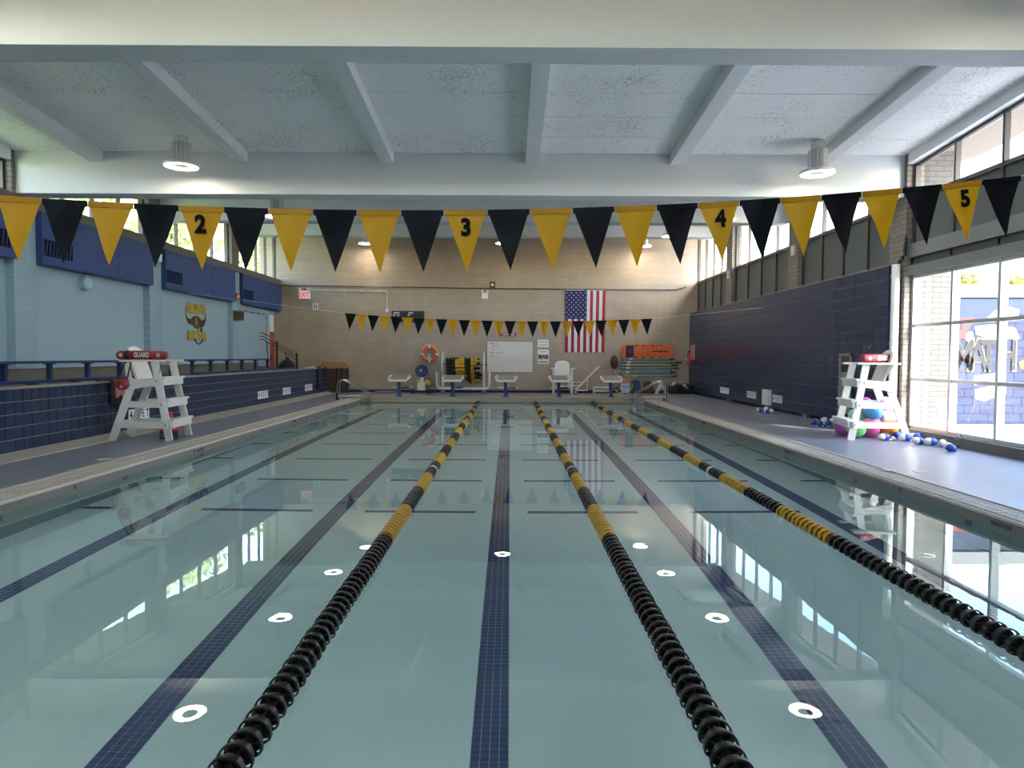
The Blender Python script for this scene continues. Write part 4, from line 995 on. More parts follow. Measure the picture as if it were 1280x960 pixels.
# life ring
c = wp_(537, 442.7, YW-0.09); R, r = 0.285, 0.072
t = thing('life_ring', 'orange life ring with white bands and coiled line on the wall', 'life ring', (c.x, YW, c.z-R))
def torus(R, r, a0, a1, n=28, m=10, c=c, sq=0.8):
    mb = MB(); pts = [(c.x+R*math.cos(a0+(a1-a0)*k/n), c.y, c.z+R*math.sin(a0+(a1-a0)*k/n)) for k in range(n+1)]
    return mb.tube(pts, r, m)
torus(R, r, 0, 2*math.pi, 40).build('ring_body', 'ring_orange', t, True)
for k in range(4): a = k*math.pi/2; torus(R, r+0.004, a-0.13, a+0.13, 4).build('white_band', 'print_white', t, True)
MB().tube([(c.x+(R+0.10+0.02*math.cos(4*a))*math.cos(a), c.y-0.02, c.z+(R+0.10+0.02*math.cos(4*a))*math.sin(a)) for a in [2*math.pi*k/40 for k in range(40)]], 0.009, 5, closed=True).build('grab_line', 'rope_white', t, True)
for k in range(5): MB().tube([(c.x-0.10+0.02*k, c.y-0.05, c.z-0.22), (c.x-0.02+0.01*k, c.y-0.06, c.z+0.02), (c.x+0.10-0.02*k, c.y-0.05, c.z-0.22), (c.x, c.y-0.06, c.z-0.30+0.02*k)], 0.010, 5).build('line_coil', 'rope_white', t, True)
MB().tube([(c.x, YW-0.005, c.z+0.12), (c.x, YW-0.12, c.z+0.12)], 0.015, 6).build('wall_hook', 'steel', t)
# spine board
x0, z0, x1, z1 = rect(776, 430.8, 842, 448)
t = thing('spine_board', 'orange rescue spine board hung lengthwise on the brick wall', 'spine board', ((x0+x1)/2, YW, z0))
h_ = (z1-z0); w_ = x1-x0
poly = [(0, 0.12), (0.08, 0.02), (0.2, 0), (w_-0.3, 0), (w_-0.08, 0.06), (w_, 0.18), (w_, h_-0.18), (w_-0.08, h_-0.06), (w_-0.3, h_), (0.2, h_), (0.08, h_-0.02), (0, h_-0.12)]
MB().prism(poly, (x0, YW-0.02, z0), (1, 0, 0), (0, 0, 1), (0, -1, 0), 0.055).build('board', 'board_orange', t)
for f in (0.28, 0.42, 0.60, 0.75):
    for zz in (0.05, h_-0.05): B(x0+w_*f-0.045, YW-0.08, z0+zz-0.025, x0+w_*f+0.045, YW-0.075, z0+zz+0.025).build('hand_hole', 'black', t)
hi = B(x0+w_*0.09, YW-0.13, z0+0.05, x0+w_*0.235, YW-0.075, z1-0.05).build('head_immobiliser', 'black', t)
B(x0+w_*0.115, YW-0.135, z0+0.22, x0+w_*0.215, YW-0.13, z1-0.14).build('head_pad', 'bench_blue', hi)
B(x0+w_*0.60, YW-0.08, z0+h_*0.46, x0+w_*0.90, YW-0.075, z0+h_*0.54).build('strap_slot', 'black', t)
MB().ball((x0+w_*0.73, YW-0.085, z1-0.10), 0.035, 8).build('buckle', 'white_gloss', t)
for f in (0.30, 0.95): MB().tube([(x0+w_*f, YW-0.02, z1+0.20), (x0+w_*f, YW-0.05, z1)], 0.008, 5).build('hanger', 'black', t)
# poles on the wall
PL = [(448.6, 778, 843, 'pole_blue'), (452.8, 774, 852, 'pole_blue'), (456.1, 774, 847, 'pole_yellow'), (460, 773, 849, 'pole_blue'), (465.2, 773, 845, 'pole_blue'), (469.9, 783, 847, 'pole_blue')]
plab = ['teal aluminium pole, topmost under the orange board', 'long teal aluminium pole just above the yellow pole', 'yellow reaching pole among the teal poles', 'teal aluminium pole just below the yellow pole', 'teal aluminium pole second from the bottom of the rack', 'teal aluminium pole lowest on the wall rack']
for (py, a, b, m), l in zip(PL, plab):
    p, q = wp_(a, py, YW-0.06), wp_(b, py+0.3, YW-0.06); t = thing('pool_pole', l, 'pole', (p.x, YW-0.06, p.z), group='poles racked on the end wall')
    MB().tube([p, q], 0.026, 8).build('shaft', m, t, True)
    e = p.lerp(q, 0.90); MB().tube([e, q], 0.030, 8).build('grip', 'black', t, True)
    s = p.lerp(q, 0.13); MB().tube([s, s+Vector((0.13, 0, 0))], 0.031, 8).build('sleeve', 'white_gloss', t, True)
rk = thing('pole_rack', 'pair of thin dark wall brackets carrying the poles', 'rack', (wp_(777, 470).x, YW, wp_(777, 470).z))
for px in (777.5, 839.5):
    a, b = wp_(px, 446), wp_(px, 472); MB().tube([(a.x, YW-0.015, a.z), (b.x, YW-0.015, b.z)], 0.012, 6).build('upright', 'black', rk)
    for py in (448.6, 452.8, 456.1, 460, 465.2, 469.9):
        z = wp_(px, py).z-0.032; B(a.x-0.012, YW-0.10, z-0.012, a.x+0.012, YW-0.003, z).build('peg', 'black', rk)
# leaf net bag
p = wp_(768, 453, YW-0.12); t = thing('net_bag', 'dark brown net bag hanging at the end of the poles', 'bag', (p.x, YW, p.z-0.3))
MB().ball(p, 0.29, 14, 0, (0.55, 0.38, 1.0)).build('net', 'bag_brown', t, True); MB().tube([p+Vector((-0.05, 0, -0.26)), p+Vector((-0.09, 0, -0.40)), p+Vector((-0.03, 0, -0.50))], 0.012, 5).build('drawstring', 'guard_red', t)
MB().tube([p+Vector((0, 0, 0.28)), p+Vector((0, 0.08, 0.34))], 0.01, 5).build('loop', 'black', t)
# boards leaning on the wall
def leaning(name, label, px0, px1, ptop, m, cat, top=None, round_=True):
    a, b = wp_(px0, 488, YW-0.2), wp_(px1, ptop, YW-0.05); w = b.x-a.x; h = b.z-ZD
    t = thing(name, label, cat, ((a.x+b.x)/2, YW-0.22, ZD)); e = Vector((0, 0.17/h, 1)).normalized()
    r = w/2; hh = h
    poly = [(0, 0), (w, 0), (w, hh-r*0.8)]+[(r+r*math.cos(q), hh-r*0.8+r*0.8*math.sin(q)) for q in [math.pi*k/8 for k in range(1, 8)]]+[(0, hh-r*0.8)] if round_ else [(0, 0), (w, 0), (w, hh), (0, hh)]
    MB().prism(poly, (a.x, YW-0.22, ZD), (1, 0, 0), e, e.cross(Vector((1, 0, 0)))*-1, 0.05).build('board', m, t)
    if top: MB().prism([(0.004, 0.02), (w-0.004, 0.02), (w-0.004, hh*0.70), (0.004, hh*0.70)], (a.x, YW-0.276, ZD), (1, 0, 0), e, (0, -1, 0), 0.004).build('lower_face', top, t); B(a.x+0.06, YW-0.262, ZD+hh*0.42, b.x-0.06, YW-0.25, ZD+hh*0.45).build('hand_slot', 'navy', t)
    return t
leaning('kickboard', 'pale blue and salmon kickboard leaning inside the yellow hoop', 776, 786.5, 473, 'salmon', 'kickboard', 'pale_blue')
leaning('kickboard', 'navy blue kickboard leaning on the wall beside the hoop', 790, 800, 474.5, 'bench_blue', 'kickboard')
t = leaning('backpack', 'brown backpack leaning on the wall beside the navy kickboard', 804, 816, 476, 'bag_brown', 'backpack')
# white folded sign
p = at(827, 489, y=YW-0.35); t = thing('folded_sign', 'white folded plastic floor sign behind the ladder rails', 'sign', (p.x, p.y, ZD))
MB().prism([(-0.28, 0), (-0.16, 0), (0, 0.30), (0.16, 0), (0.28, 0), (0.06, 0.50), (-0.06, 0.50)], (p.x, p.y, ZD), (1, 0, 0), (0, 0, 1), (0, 1, 0), 0.05).build('panel', 'white_plastic', t)
B(p.x-0.07, p.y-0.004, ZD+0.36, p.x+0.07, p.y+0.054, ZD+0.47).build('top_clasp', 'print_white', t)
# yellow hoop
c = at(778.6, 480, y=YW-0.55); Rr = c.z-ZD-0.012
t = thing('hoop', 'yellow plastic hoop standing in front of the kickboards', 'hoop', (c.x, c.y, ZD))
for k in range(16):
    a0, a1 = 2*math.pi*k/16, 2*math.pi*(k+1)/16
    MB().tube([(c.x+Rr*math.cos(a0+(a1-a0)*j/3), c.y+0.14*math.sin(a0+(a1-a0)*j/3), c.z+Rr*math.sin(a0+(a1-a0)*j/3)) for j in range(4)], 0.014, 6).build('hoop_section', 'hoop_yellow' if k % 4 else 'black', t, True)
# heap of bags in the corner
p = at(860, 493, z=ZD); t = thing('kit_bag', 'black holdall heaped with kit in the wall corner', 'bag', (p.x, p.y+0.2, ZD))
q = Vector((p.x-0.34, p.y+0.35, ZD))
MB().ball(q+Vector((0.28, 0, 0.22)), 0.30, 14, 0, (0.95, 0.7, 0.75)).build('holdall', 'fabric_black', t, True)
B(q.x+0.05, q.y-0.20, ZD, q.x+0.50, q.y+0.2, ZD+0.36).build('box_end', 'fabric_black', t)
MB().ball(q+Vector((-0.17, 0, 0.24)), 0.26, 14, 0, (0.8, 0.8, 1.0)).build('net_sack', 'bag_brown', t, True)
for k in range(9):
    MB().ball(q+Vector((-0.30+0.09*k, -0.17+0.02*(k % 3), 0.20+0.26*math.sin(0.6+k*0.33))), 0.075, 8).build('kit_item', ['bag_grey', 'pale_blue', 'salmon', 'mural_white', 'pole_blue'][k % 5], t, True)
# low white bench
x0 = wp_(742, 488, YW-0.5).x; x1 = wp_(765, 488, YW-0.5).x; y = YW-0.55
t = thing('low_bench', 'low white slatted bench at the foot of the brick wall', 'bench', ((x0+x1)/2, y, ZD))
for k in range(3): B(x0, y+k*0.11, ZD+0.24, x1, y+k*0.11+0.09, ZD+0.27).build('seat_slat', 'white_plastic', t)
B(x0, y+0.33, ZD+0.10, x1, y+0.36, ZD+0.16).build('lower_shelf', 'white_plastic', t)
B(x0, y-0.02, ZD+0.07, x1, y+0.02, ZD+0.13).build('front_rail', 'white_plastic', t)
for xx in (x0, x1-0.05):
    for yy in (y, y+0.29): B(xx, yy, ZD, xx+0.05, yy+0.05, ZD+0.24).build('leg', 'white_plastic', t)
# small white guard chair at the wall
p = at(701.5, 491, z=ZD); X, Y = p.x, YW-0.62
t = thing('low_guard_chair', 'low white guard chair behind the lane four block', 'lifeguard chair', (X, Y, ZD))
for s in (-1, 1):
    B(X+s*0.36-0.03, Y-0.30, ZD, X+s*0.36+0.03, Y-0.22, ZD+1.00).build('front_leg', 'white_plastic', t)
    B(X+s*0.36-0.03, Y+0.22, ZD, X+s*0.36+0.03, Y+0.30, ZD+1.00).build('rear_leg', 'white_plastic', t)
    B(X+s*0.40-0.07, Y-0.34, ZD+1.00, X+s*0.40+0.07, Y+0.34, ZD+1.035).build('armrest', 'white_plastic', t)
    B(X+s*0.36-0.02, Y-0.22, ZD+0.26, X+s*0.36+0.02, Y+0.22, ZD+0.36).build('side_rail', 'white_plastic', t)
B(X-0.36, Y-0.28, ZD+0.64, X+0.36, Y+0.24, ZD+0.69).build('seat', 'white_plastic', t)
B(X-0.36, Y-0.34, ZD+0.30, X+0.36, Y-0.20, ZD+0.34).build('foot_step', 'white_plastic', t)
poly = [(-0.30, 0), (0.30, 0), (0.30, 0.50)]+[(0.30*math.cos(a), 0.50+0.16*math.sin(a)) for a in [math.pi*k/8 for k in range(1, 8)]]+[(-0.30, 0.50)]
MB().prism(poly, (X, Y+0.20, ZD+0.69), (1, 0, 0), Vector((0, 0.18, 1)).normalized(), (0, -1, 0), 0.035).build('backrest', 'white_plastic', t)
# wheeled frame with raked handle
a, b = at(719, 488.5, y=YW-0.55), at(748.5, 458, y=YW-0.55)
t = thing('hand_cart', 'white tubular cart with two small wheels and a raked handle', 'cart', (a.x+0.3, YW-0.55, ZD)); y0 = YW-0.75; y1 = YW-0.35
for y in (y0, y1):
    MB().tube([(a.x, y, ZD+0.14), (b.x, y, b.z)], 0.018, 6).build('raked_tube', 'white_gloss', t, True)
    xx = wp_(734, 480, y).x; MB().tube([(a.x, y, ZD+0.14), (xx, y, ZD+0.14), (xx, y, ZD+0.62)], 0.018, 6).build('frame_tube', 'white_gloss', t, True)
    MB().lathe([(0.02, -0.02), (0.075, -0.02), (0.075, 0.02), (0.02, 0.02)], (a.x, y, ZD+0.078), 'y', 14).build('wheel', 'black', t, True); MB().lathe([(0.0001, -0.024), (0.045, -0.024), (0.045, 0.024), (0.0001, 0.024)], (a.x, y, ZD+0.078), 'y', 12).build('wheel_hub', 'white_gloss', t, True)
    B(xx-0.02, y-0.02, ZD, xx+0.02, y+0.02, ZD+0.12).build('foot', 'black', t)
MB().tube([(b.x, y0, b.z), (b.x, y1, b.z)], 0.018, 6).build('handle_bar', 'white_gloss', t, True)
xa = wp_(709.5, 478).x; xb = wp_(727, 478).x; pl = B(xa, YW-0.30, ZD+0.30, xb, YW-0.28, ZD+0.46).build('name_board', 'print_white', t)
for k in range(5): B(xa+0.05+k*0.10, YW-0.305, ZD+0.34, xa+0.11+k*0.10, YW-0.30, ZD+0.43).build('board_print', 'print_black', pl)
# lane rope reel
x0, x1 = wp_(547, 480, YW-0.7).x, wp_(612, 480, YW-0.7).x; Y = YW-0.75; zt = ZD+0.20
t = thing('rope_reel', 'white tubular reel cart holding a wound lane rope', 'reel', ((x0+x1)/2, Y, ZD))
for y in (Y-0.38, Y+0.38):
    MB().tube([(x0, y, ZD+0.86), (x0+0.01, y, zt+0.14), (x0+0.06, y, zt+0.04), (x0+0.14, y, zt), (x1-0.14, y, zt), (x1-0.06, y, zt+0.04), (x1-0.01, y, zt+0.14), (x1, y, ZD+0.86)], 0.030, 8).build('base_tube', 'white_gloss', t, True)
for x in (x0, x1): MB().tube([(x, Y-0.38, ZD+0.86), (x, Y+0.38, ZD+0.86)], 0.028, 8).build('end_tube', 'white_gloss', t, True)
for x in (x0+0.22, x1-0.22): MB().lathe([(0.03, -0.015), (0.52, -0.015), (0.54, 0), (0.52, 0.015), (0.03, 0.015)], (x, Y, ZD+1.16), 'x', 32).build('end_disc', 'white_gloss', t, True)
for x in (x0+0.22, x1-0.22): MB().tube([(x, Y-0.36, zt), (x, Y, ZD+1.16), (x, Y+0.36, zt)], 0.022, 6).build('a_frame', 'white_gloss', t, True)
MB().tube([(x0+0.1, Y, ZD+1.16), (x1-0.1, Y, ZD+1.16)], 0.035, 8).build('axle', 'steel', t)
for x in (x0+0.22, x1-0.22):
    for y in (Y-0.36, Y+0.36):
        MB().lathe([(0.0001, -0.02), (0.07, -0.02), (0.07, 0.02), (0.0001, 0.02)], (x, y, ZD+0.072), 'y', 12).build('caster', 'grey_metal', t, True)
        B(x-0.02, y-0.02, ZD+0.10, x+0.02, y+0.02, zt).build('caster_fork', 'steel', t)
for (a_, b_) in ((0.45, 0.75), (1.0, 1.15), (1.3, 1.6)): B(x0+a_, Y-0.40, zt+0.03, x0+b_, Y-0.34, zt+0.06).build('float_stop', 'white_gloss', t)
t2 = thing('lane_rope', 'spare black and yellow lane rope wound on the reel cart', 'lane rope', ((x0+x1)/2, Y, ZD+0.6), group='lane ropes floating on the pool'); del t2['group']
parts = {'black_plastic': MB(), 'yellow_plastic': MB(), 'white_gloss': MB()}
turns = 11; per = 15
for k in range(turns*per):
    f = k/(turns*per); a = 2*math.pi*k/per; xx = x0+0.36+f*(x1-x0-0.72); rad = 0.34+(0.10 if f > 0.62 else 0.0)+0.02*math.sin(k*1.7)
    m = 'black_plastic' if (f < 0.30 or 0.56 < f < 0.72 or f > 0.86 and k % 5) else 'yellow_plastic'
    if k in (150, 151): m = 'white_gloss'
    drop = 0.10*(f > 0.6)
    parts[m].ball((xx, Y+rad*math.cos(a), ZD+1.02+rad*math.sin(a)*(1.0)-drop), 0.075, 8, 0, (1.0, 0.9, 0.9))
for m, mb in parts.items():
    if mb.v: tag(mb.build('wound_floats', m, t2, True), kind='stuff')
# robot cleaner on its caddy
p = at(533, 489, z=ZD); X, Y = p.x, YW-0.6
t = thing('pool_cleaner', 'pool cleaning robot caddy with a round blue cable drum', 'pool cleaner', (X, Y, ZD))
B(X-0.36, Y-0.2, ZD+0.05, X+0.34, Y+0.2, ZD+0.12).build('trolley_base', 'black', t)
for s in (-1, 1): MB().lathe([(0.0001, -0.03), (0.085, -0.03), (0.085, 0.03), (0.0001, 0.03)], (X+s*0.33, Y-0.22, ZD+0.085), 'y', 14).build('wheel', 'black', t, True)
B(X-0.16, Y-0.16, ZD+0.12, X+0.14, Y+0.1, ZD+0.42).build('power_box', 'white_plastic', t)
MB().bar((X-0.02, Y, ZD+0.40), (X+0.02, Y+0.05, ZD+0.70), 0.13, 0.05, (0, 1, 0)).build('mast', 'white_plastic', t)
MB().ball((X+0.20, Y, ZD+0.42), 0.15, 10, 0, (1, 0.8, 0.8)).build('robot_body', 'pole_yellow', t, True); MB().ball((X-0.15, Y+0.08, ZD+0.44), 0.10, 10).build('robot_roller', 'pole_yellow', t, True)
MB().lathe([(0.0001, -0.05), (0.23, -0.05), (0.26, -0.02), (0.26, 0.02), (0.23, 0.05), (0.0001, 0.05)], (X, Y, ZD+0.90), 'y', 20).build('cable_drum', 'navy', t, True)
B(X-0.08, Y-0.056, ZD+0.86, X+0.02, Y-0.05, ZD+0.97).build('drum_label', 'pale_blue', t)
MB().tube([(X+0.25, Y, ZD+0.8), (X+0.36, Y, ZD+0.6), (X+0.28, Y, ZD+0.4)], 0.014, 6).build('cable', 'navy', t, True)
# white pipes on the deck behind lane one's block
p = at(488, 488.5, z=ZD); t = thing('pipe_bundle', 'short grey pipes lying at the foot of the wall behind lane one', 'pipe', (p.x, YW-0.4, ZD)); 
for k in range(3): MB().tube([(p.x-0.35+0.1*k, YW-0.45+0.09*k, ZD+0.03), (p.x+0.55-0.1*k, YW-0.42+0.09*k, ZD+0.03)], 0.03, 8).build('pipe', ['grey_metal', 'white_plastic', 'grey_metal'][k], t, True)

# ---- right tiled wall: signs, box, niche, extinguisher, pipe
def wall_sign(x, nrm, y0, y1, z0, z1, s, label, group):
    t = thing('depth_sign', label, 'depth sign', (x, (y0+y1)/2, z0), group=group); n = len(s); rdir = 1 if nrm > 0 else -1
    ys = sorted((y0, y1)); w = (ys[1]-ys[0])/n
    for k, ch in enumerate(s):
        kk = k if nrm > 0 else n-1-k
        a = ys[0]+kk*w; pl = B(x, a+0.003, z0, x+nrm*0.012, a+w-0.003, z1).build('number_tile', 'print_white', t)
        if ch != ' ': text('numeral', ch, 'print_black', pl, (x+nrm*0.0135, a+w/2, (z0+z1)/2), (0, rdir, 0), (0, 0, 1), (z1-z0)*0.66, 0.001, sx=0.75)
for i, (a, b, s, l) in enumerate(((18.33, 19.01, '4FEET', 'white tile depth marking next to the white box on the tiled wall'), (20.3, 21.07, '4FEET', 'white tile depth marking in the middle of the three on the tiled wall'), (22.83, 23.75, '4FEET', 'white tile depth marking nearest the brick end wall on the tiled wall'))):
    wall_sign(TX, -1, a, b, 0.40, 0.60, s, l, 'depth markings on the tiled wall')
for (a, b, s, l) in ((12.87, 13.6, '4FEET', 'white tile depth marking on the parapet behind the lifeguard chair'), (19.5, 20.3, '4FEET', 'white tile depth marking on the parapet, first beyond the lifeguard chair'), (21.65, 22.4, '4FEET', 'white tile depth marking on the parapet, second beyond the lifeguard chair'), (24.0, 24.85, '4FEET', 'white tile depth marking on the parapet nearest the hung black cloth')):
    wall_sign(PX, 1, a, b, 0.38, 0.60, s, l, 'depth markings on the parapet')
t = thing('wall_box', 'tall white metal box mounted low on the tiled wall', 'box', (TX, 19.35, 0.29))
B(TX-0.09, 19.12, 0.29, TX, 19.60, 0.72).build('case', 'white_plastic', t); B(TX-0.095, 19.15, 0.32, TX-0.09, 19.57, 0.69).build('door', 'white_plastic', t); B(TX-0.10, 19.18, 0.48, TX-0.095, 19.20, 0.54).build('latch', 'steel', t)
t = thing('wall_niche', 'tall steel framed niche with a dark opening in the tiled wall', 'niche', (TX, 14.9, 0.4))
B(TX-0.01, 14.62, 0.42, TX, 15.15, 1.73).build('backing', 'dark_metal', t)
for q in ((14.62, 1.68, 15.15, 1.74), (14.62, 0.40, 14.68, 1.74), (15.09, 0.40, 15.15, 1.74), (14.62, 1.28, 15.15, 1.33)): B(TX-0.04, q[0], q[1], TX, q[2], q[3]).build('frame_bar', 'concrete', t)
B(TX-0.03, 14.68, 0.42, TX-0.01, 15.09, 1.28).build('lower_panel', 'concrete', t)
t = thing('hook', 'small brass hook high on the tiled wall beside the white pipe', 'hook', (TX, 13.75, 2.0)); p = at(1090, 432, x=TX)
MB().tube([p, p+Vector((-0.05, 0, -0.01)), p+Vector((-0.06, 0.02, -0.05)), p+Vector((-0.03, 0.05, -0.06))], 0.012, 6).build('hook_arm', 'wood', t, True); MB().lathe([(0.0001, -0.006), (0.03, -0.006), (0.03, 0)], p, 'x', 10).build('hook_plate', 'steel', t)
t = thing('fire_extinguisher', 'red fire extinguisher hanging at the corner of the tiled wall', 'fire extinguisher', (7.25, 27.55, 1.25)); z = at(862, 456, y=27.5).z
MB().lathe([(0.0001, z), (0.085, z), (0.09, z+0.03), (0.09, z+0.36), (0.06, z+0.43), (0.03, z+0.46), (0.03, z+0.50)], (7.22, 27.5, 0), n=16).build('cylinder', 'bright_red', t, True)
MB().tube([(7.22, 27.5, z+0.50), (7.17, 27.42, z+0.50), (7.13, 27.40, z+0.30), (7.14, 27.40, z+0.12)], 0.014, 6).build('hose', 'black', t, True); B(7.16, 27.47, z+0.50, 7.28, 27.53, z+0.56).build('valve_handle', 'black', t); B(7.12, 27.44, z+0.17, 7.133, 27.56, z+0.30).build('label_print', 'print_white', t)
p = at(864, 440, x=TX); t = thing('sign_blade', 'narrow salmon sign blade above the fire extinguisher', 'sign', (TX, 27.2, p.z-0.3)); B(TX-0.16, 27.2, p.z-0.30, TX, 27.215, p.z+0.28).build('blade', 'salmon', t); B(TX-0.02, 27.19, p.z-0.32, TX, 27.225, p.z+0.30).build('flange', 'print_white', t)
t = thing('downpipe', 'white downpipe at the end of the tiled wall next to the window pier', 'pipe', (7.42, 13.22, ZD))
MB().tube([(7.44, 13.22, ZD), (7.44, 13.22, 3.44)], 0.075, 12).build('pipe', 'white_gloss', t, True)
for z in (0.6, 1.9, 3.2): MB().lathe([(0.082, z), (0.082, z+0.04)], (7.44, 13.22, 0), n=12).build('bracket', 'white_plastic', t, True)
for i, y in enumerate((23.35, 18.0)):
    B(7.48, y+0.15, 4.35, 7.55, y+0.30, 4.6).build('pier_box', 'white_plastic', [o for o in COL.objects if o.name == 'wall_right_pier_%d' % (5-i)][0])
# pier conduit
conduit('thin black cable looping from the tiled wall up the window pier', [Vector((7.50, 13.30, 3.44)), Vector((7.53, 13.09, 3.62)), Vector((7.53, 13.085, 3.75)), Vector((7.54, 13.085, 4.0))], 0.012, 'black')

# ---- bleacher benches
def bench(label, x, y0, y1, z, step, zf, wseat=0.24):
    t = thing('bleacher_bench', label, 'bench', (x, (y0+y1)/2, zf), group='blue bleacher benches')
    B(x-wseat/2, y0, z-0.045, x+wseat/2, y1, z).build('seat_board', 'bench_blue', t)
    y = y0+0.35
    while y < y1:
        B(x-0.04, y-0.04, zf, x+0.04, y+0.04, z-0.06).build('post', 'bench_blue', t); B(x-0.10, y-0.05, z-0.065, x+0.10, y+0.05, z-0.045).build('bracket', 'navy', t); B(x-0.09, y-0.07, zf, x+0.09, y+0.07, zf+0.015).build('foot_plate', 'navy', t)
        y += step
    return t
bench('blue plank bench along the lower tier, entrance end half', -8.0, 1.0, 15.7, 1.205, 1.12, 0.78)
bench('blue plank bench along the lower tier, stair end half', -8.0, 17.4, 25.0, 1.19, 1.12, 0.78)
bench('long blue plank bench along the upper tier under the emblem wall', -8.85, 1.0, 25.2, 1.515, 1.18, 1.10)

# ---- left wall fittings
t = thing('wall_speaker', 'round pale blue speaker on the blue wall between two piers', 'speaker', (XLW, 15.45, 3.1))
MB().lathe([(0.0001, 0.17), (0.12, 0.17), (0.165, 0.14), (0.17, 0.0)], (XLW, 15.45, 3.24), 'x', 20).build('drum', 'blue_wall', t, True); MB().lathe([(0.0001, 0.176), (0.11, 0.174)], (XLW, 15.45, 3.24), 'x', 20).build('grille', 'pale_blue', t)
t = thing('fire_alarm', 'small red fire alarm on the painted pier beyond the emblem', 'alarm', (-9.45, 23.6, 3.5)); p = at(295.5, 371, x=-9.45)
B(-9.45, p.y-0.12, p.z-0.12, -9.40, p.y+0.12, p.z+0.12).build('backplate', 'door_red', t); MB().lathe([(0.0001, 0.10), (0.05, 0.09), (0.06, 0.05)], (-9.45, p.y, p.z), 'x', 12).build('strobe', 'white_gloss', t, True)
p2 = at(296, 394, x=-9.45); t = thing('clock_box', 'dark brown box on the painted pier under the fire alarm', 'box', (-9.45, p2.y, p2.z-0.15))
B(-9.45, p2.y-0.32, p2.z-0.16, -9.33, p2.y+0.32, p2.z+0.14).build('case', 'wood_dark', t); B(-9.33, p2.y-0.28, p2.z-0.12, -9.32, p2.y+0.28, p2.z+0.10).build('face', 'black', t)
conduit('thin pale conduit from the fire alarm to the dark box', [Vector((-9.43, p.y+0.1, p.z-0.1)), Vector((-9.43, p.y+0.12, p.z-0.4)), Vector((-9.43, p2.y+0.05, p2.z+0.14))], 0.012, 'blue_wall')
conduit('thin dark conduit stepping across the blue wall above the stair rail', [at(300, 388, x=XLW+0.035), at(333, 393.5, x=XLW+0.035), at(333, 440, x=XLW+0.035)], 0.014, 'grey_metal')
t = thing('junction_box', 'small white box on the brick pier just above the speaker wall', 'box', (-9.45, 18.3, 4.2)); p = at(198, 322, x=-9.45); B(-9.45, p.y-0.08, p.z-0.1, -9.40, p.y+0.1, p.z+0.1).build('case', 'white_plastic', t); B(-9.40, p.y-0.06, p.z-0.08, -9.395, p.y+0.08, p.z+0.08).build('cover', 'white_gloss', t)
# team emblem painted on the wall
t = thing('wall_emblem', 'yellow and black painted emblem reading STINGRAYS SWIM TEAM', 'emblem', (XLW, 21, 2.0))
EX = XLW+0.004
def epoly(name, m, pts, d=0.0): MB().prism([(p[0], p[1]) for p in pts], (EX+d, 20.27, 2.06), (0, 1, 0), (0, 0, 1), (1, 0, 0), 0.003).build(name, m, t)
W_, H_ = 1.46, 1.12
def E_(l): return [(a*W_, b*H_) for a, b in l]
ray = [(0.01, 0.78), (0.10, 0.62), (0.25, 0.58), (0.36, 0.66), (0.50, 0.70), (0.64, 0.66), (0.74, 0.58), (0.88, 0.62), (0.97, 0.80), (0.95, 0.58), (0.86, 0.44), (0.72, 0.36), (0.62, 0.40), (0.55, 0.30), (0.50, 0.36), (0.42, 0.36), (0.30, 0.44), (0.14, 0.46), (0.05, 0.60)]
epoly('ray_outline', 'logo_yellow', [(0.5*W_+(a-0.5*W_)*1.05, 0.53*H_+(b-0.53*H_)*1.09) for a, b in E_(ray)], 0.0)
epoly('ray_body', 'logo_black', E_(ray), 0.004)
epoly('ray_back', 'logo_yellow', E_([(0.47, 0.66), (0.53, 0.66), (0.55, 0.5), (0.52, 0.38), (0.48, 0.38), (0.45, 0.5)]), 0.007)
epoly('ray_spine', 'logo_black', E_([(0.485, 0.70), (0.515, 0.70), (0.52, 0.36), (0.50, 0.34), (0.48, 0.36)]), 0.010)
epoly('tail_mark', 'logo_black', E_([(0.66, 0.36), (0.78, 0.36), (0.78, 0.20), (0.68, 0.24)]), 0.004)
MB().tube([(EX+0.006, 20.27+W_*(0.60+0.17*math.cos(a)), 2.06+H_*(0.08+0.15*math.sin(a))) for a in [math.pi+math.pi*k/12 for k in range(13)]], 0.022, 5).build('tail_loop', 'logo_black', t)
for s, v, w, u in (('STINGRAYS', 0.87, 0.70, 0.5), ('SWIM TEAM', 0.13, 0.66, 0.52)):
    text('word_outline', s, 'logo_black', t, (EX+0.008, 20.27+W_*u, 2.06+H_*v), (0, 1, 0), (0, 0, 1), 0.25, 0.001, sx=w, bold=0.075)
    text('word', s, 'logo_yellow', t, (EX+0.012, 20.27+W_*u, 2.06+H_*v), (0, 1, 0), (0, 0, 1), 0.25, 0.001, sx=w, bold=0.035)

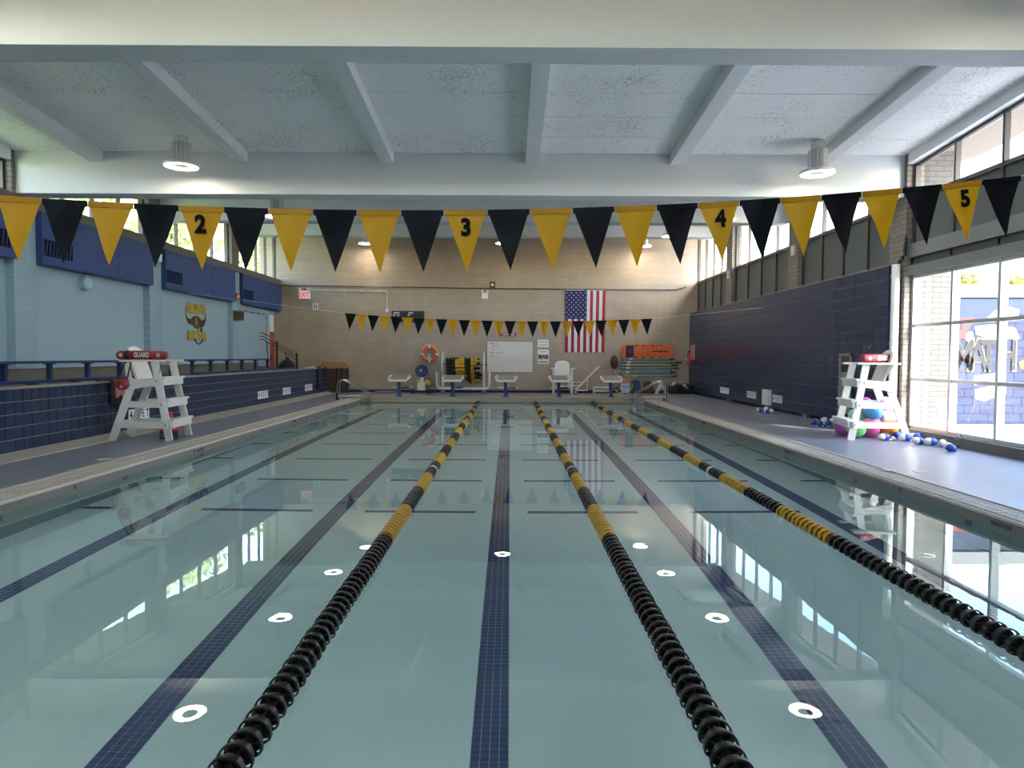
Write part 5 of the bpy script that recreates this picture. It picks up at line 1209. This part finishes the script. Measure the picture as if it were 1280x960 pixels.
# ---- stair rails at the far end of the bleacher
t = thing('stair_rail', 'black stair railing with a wooden handrail by the red door', 'railing', (-9.0, 26.9, 0.5))
A, Bq = at(319, 416, y=26.4), at(329, 416, y=26.4); C_ = at(372, 441.5, y=26.4)
MB().tube([A, Bq, C_], 0.035, 8).build('handrail', 'wood', t, True)
def rz(x): return A.z if x < Bq.x else A.z+(C_.z-A.z)*(x-Bq.x)/(C_.x-Bq.x)
for x in (A.x+0.03, at(346, 430, y=26.4).x, C_.x-0.03): B(x-0.03, 26.37, 0.5, x+0.03, 26.43, rz(x)-0.02).build('post', 'black', t)
for dz in (0.14, 0.26): MB().tube([(A.x, 26.4, A.z-dz), (Bq.x, 26.4, A.z-dz), (C_.x, 26.4, C_.z-dz)], 0.016, 6).build('rail_bar', 'black', t, True)
for k in range(4): x = A.x+0.12+k*0.35; B(x-0.012, 26.39, 0.75, x+0.012, 26.41, rz(x)-0.26).build('baluster', 'black', t)
t = thing('stair_steps', 'dark steps between the stair railing and the bleacher tiers', 'stairs', (-9.0, 26.6, 0.5))
for k in range(4): B(XLW+0.03, 25.62+0.0, 0.5+0.18*k, -8.25-0.33*k, 26.34, 0.68+0.18*k).build('step', 'concrete_dark', t)
p = at(358, 455, y=26.7); t = thing('bin_bag', 'black refuse sack slumped behind the stair railing', 'bag', (p.x, 26.8, 0.5))
MB().ball((p.x, 26.8, 1.0), 0.40, 14, 0, (0.95, 0.7, 1.2)).build('sack', 'fabric_black', t, True); MB().tube([(p.x, 26.8, 1.44), (p.x+0.03, 26.8, 1.56)], [0.09, 0.04], 8).build('knot', 'fabric_black', t, True)
t = thing('stair_guard', 'wooden stair guard with black balusters at the parapet end', 'railing', (-7.0, 27.4, ZD)); z = at(420, 457, y=27.4).z
p0, p1 = at(396, 455, y=27.4), at(438, 458, y=27.4)
B(p0.x, 27.36, z-0.09, p1.x-0.06, 27.44, z+0.02).build('top_rail', 'wood', t); B(p0.x+0.1, 27.80, z+0.03, p1.x-0.22, 27.90, z+0.13).build('back_rail', 'wood', t); MB().bar((p1.x-0.1, 27.40, z-0.03), (p1.x-0.26, 27.86, z+0.08), 0.08, 0.09).build('corner_rail', 'wood', t)
for k in range(3): x = at((421, 427, 434)[k], 470, y=27.4).x; B(x-0.03, 27.37, ZD, x+0.03, 27.43, z-0.09).build('baluster', 'black', t)
B(p0.x, 27.55, ZD, p1.x-0.10, 27.58, z-0.12).build('infill_panel', 'wood_dark', t)
p = at(390, 459, x=PX-0.1); t = thing('clipboard', 'white papers on a black clipboard lying on the parapet top', 'clipboard', (PX-0.1, p.y, 1.166))
B(PX-0.20, 24.3, 1.166, PX-0.0, 25.0, 1.182).build('board', 'black', t); B(PX-0.18, 24.35, 1.182, PX-0.02, 24.9, 1.20).build('paper', 'print_white', t); B(PX-0.16, 25.15, 1.166, PX-0.04, 25.35, 1.22).build('paper_cup', 'print_white', t)
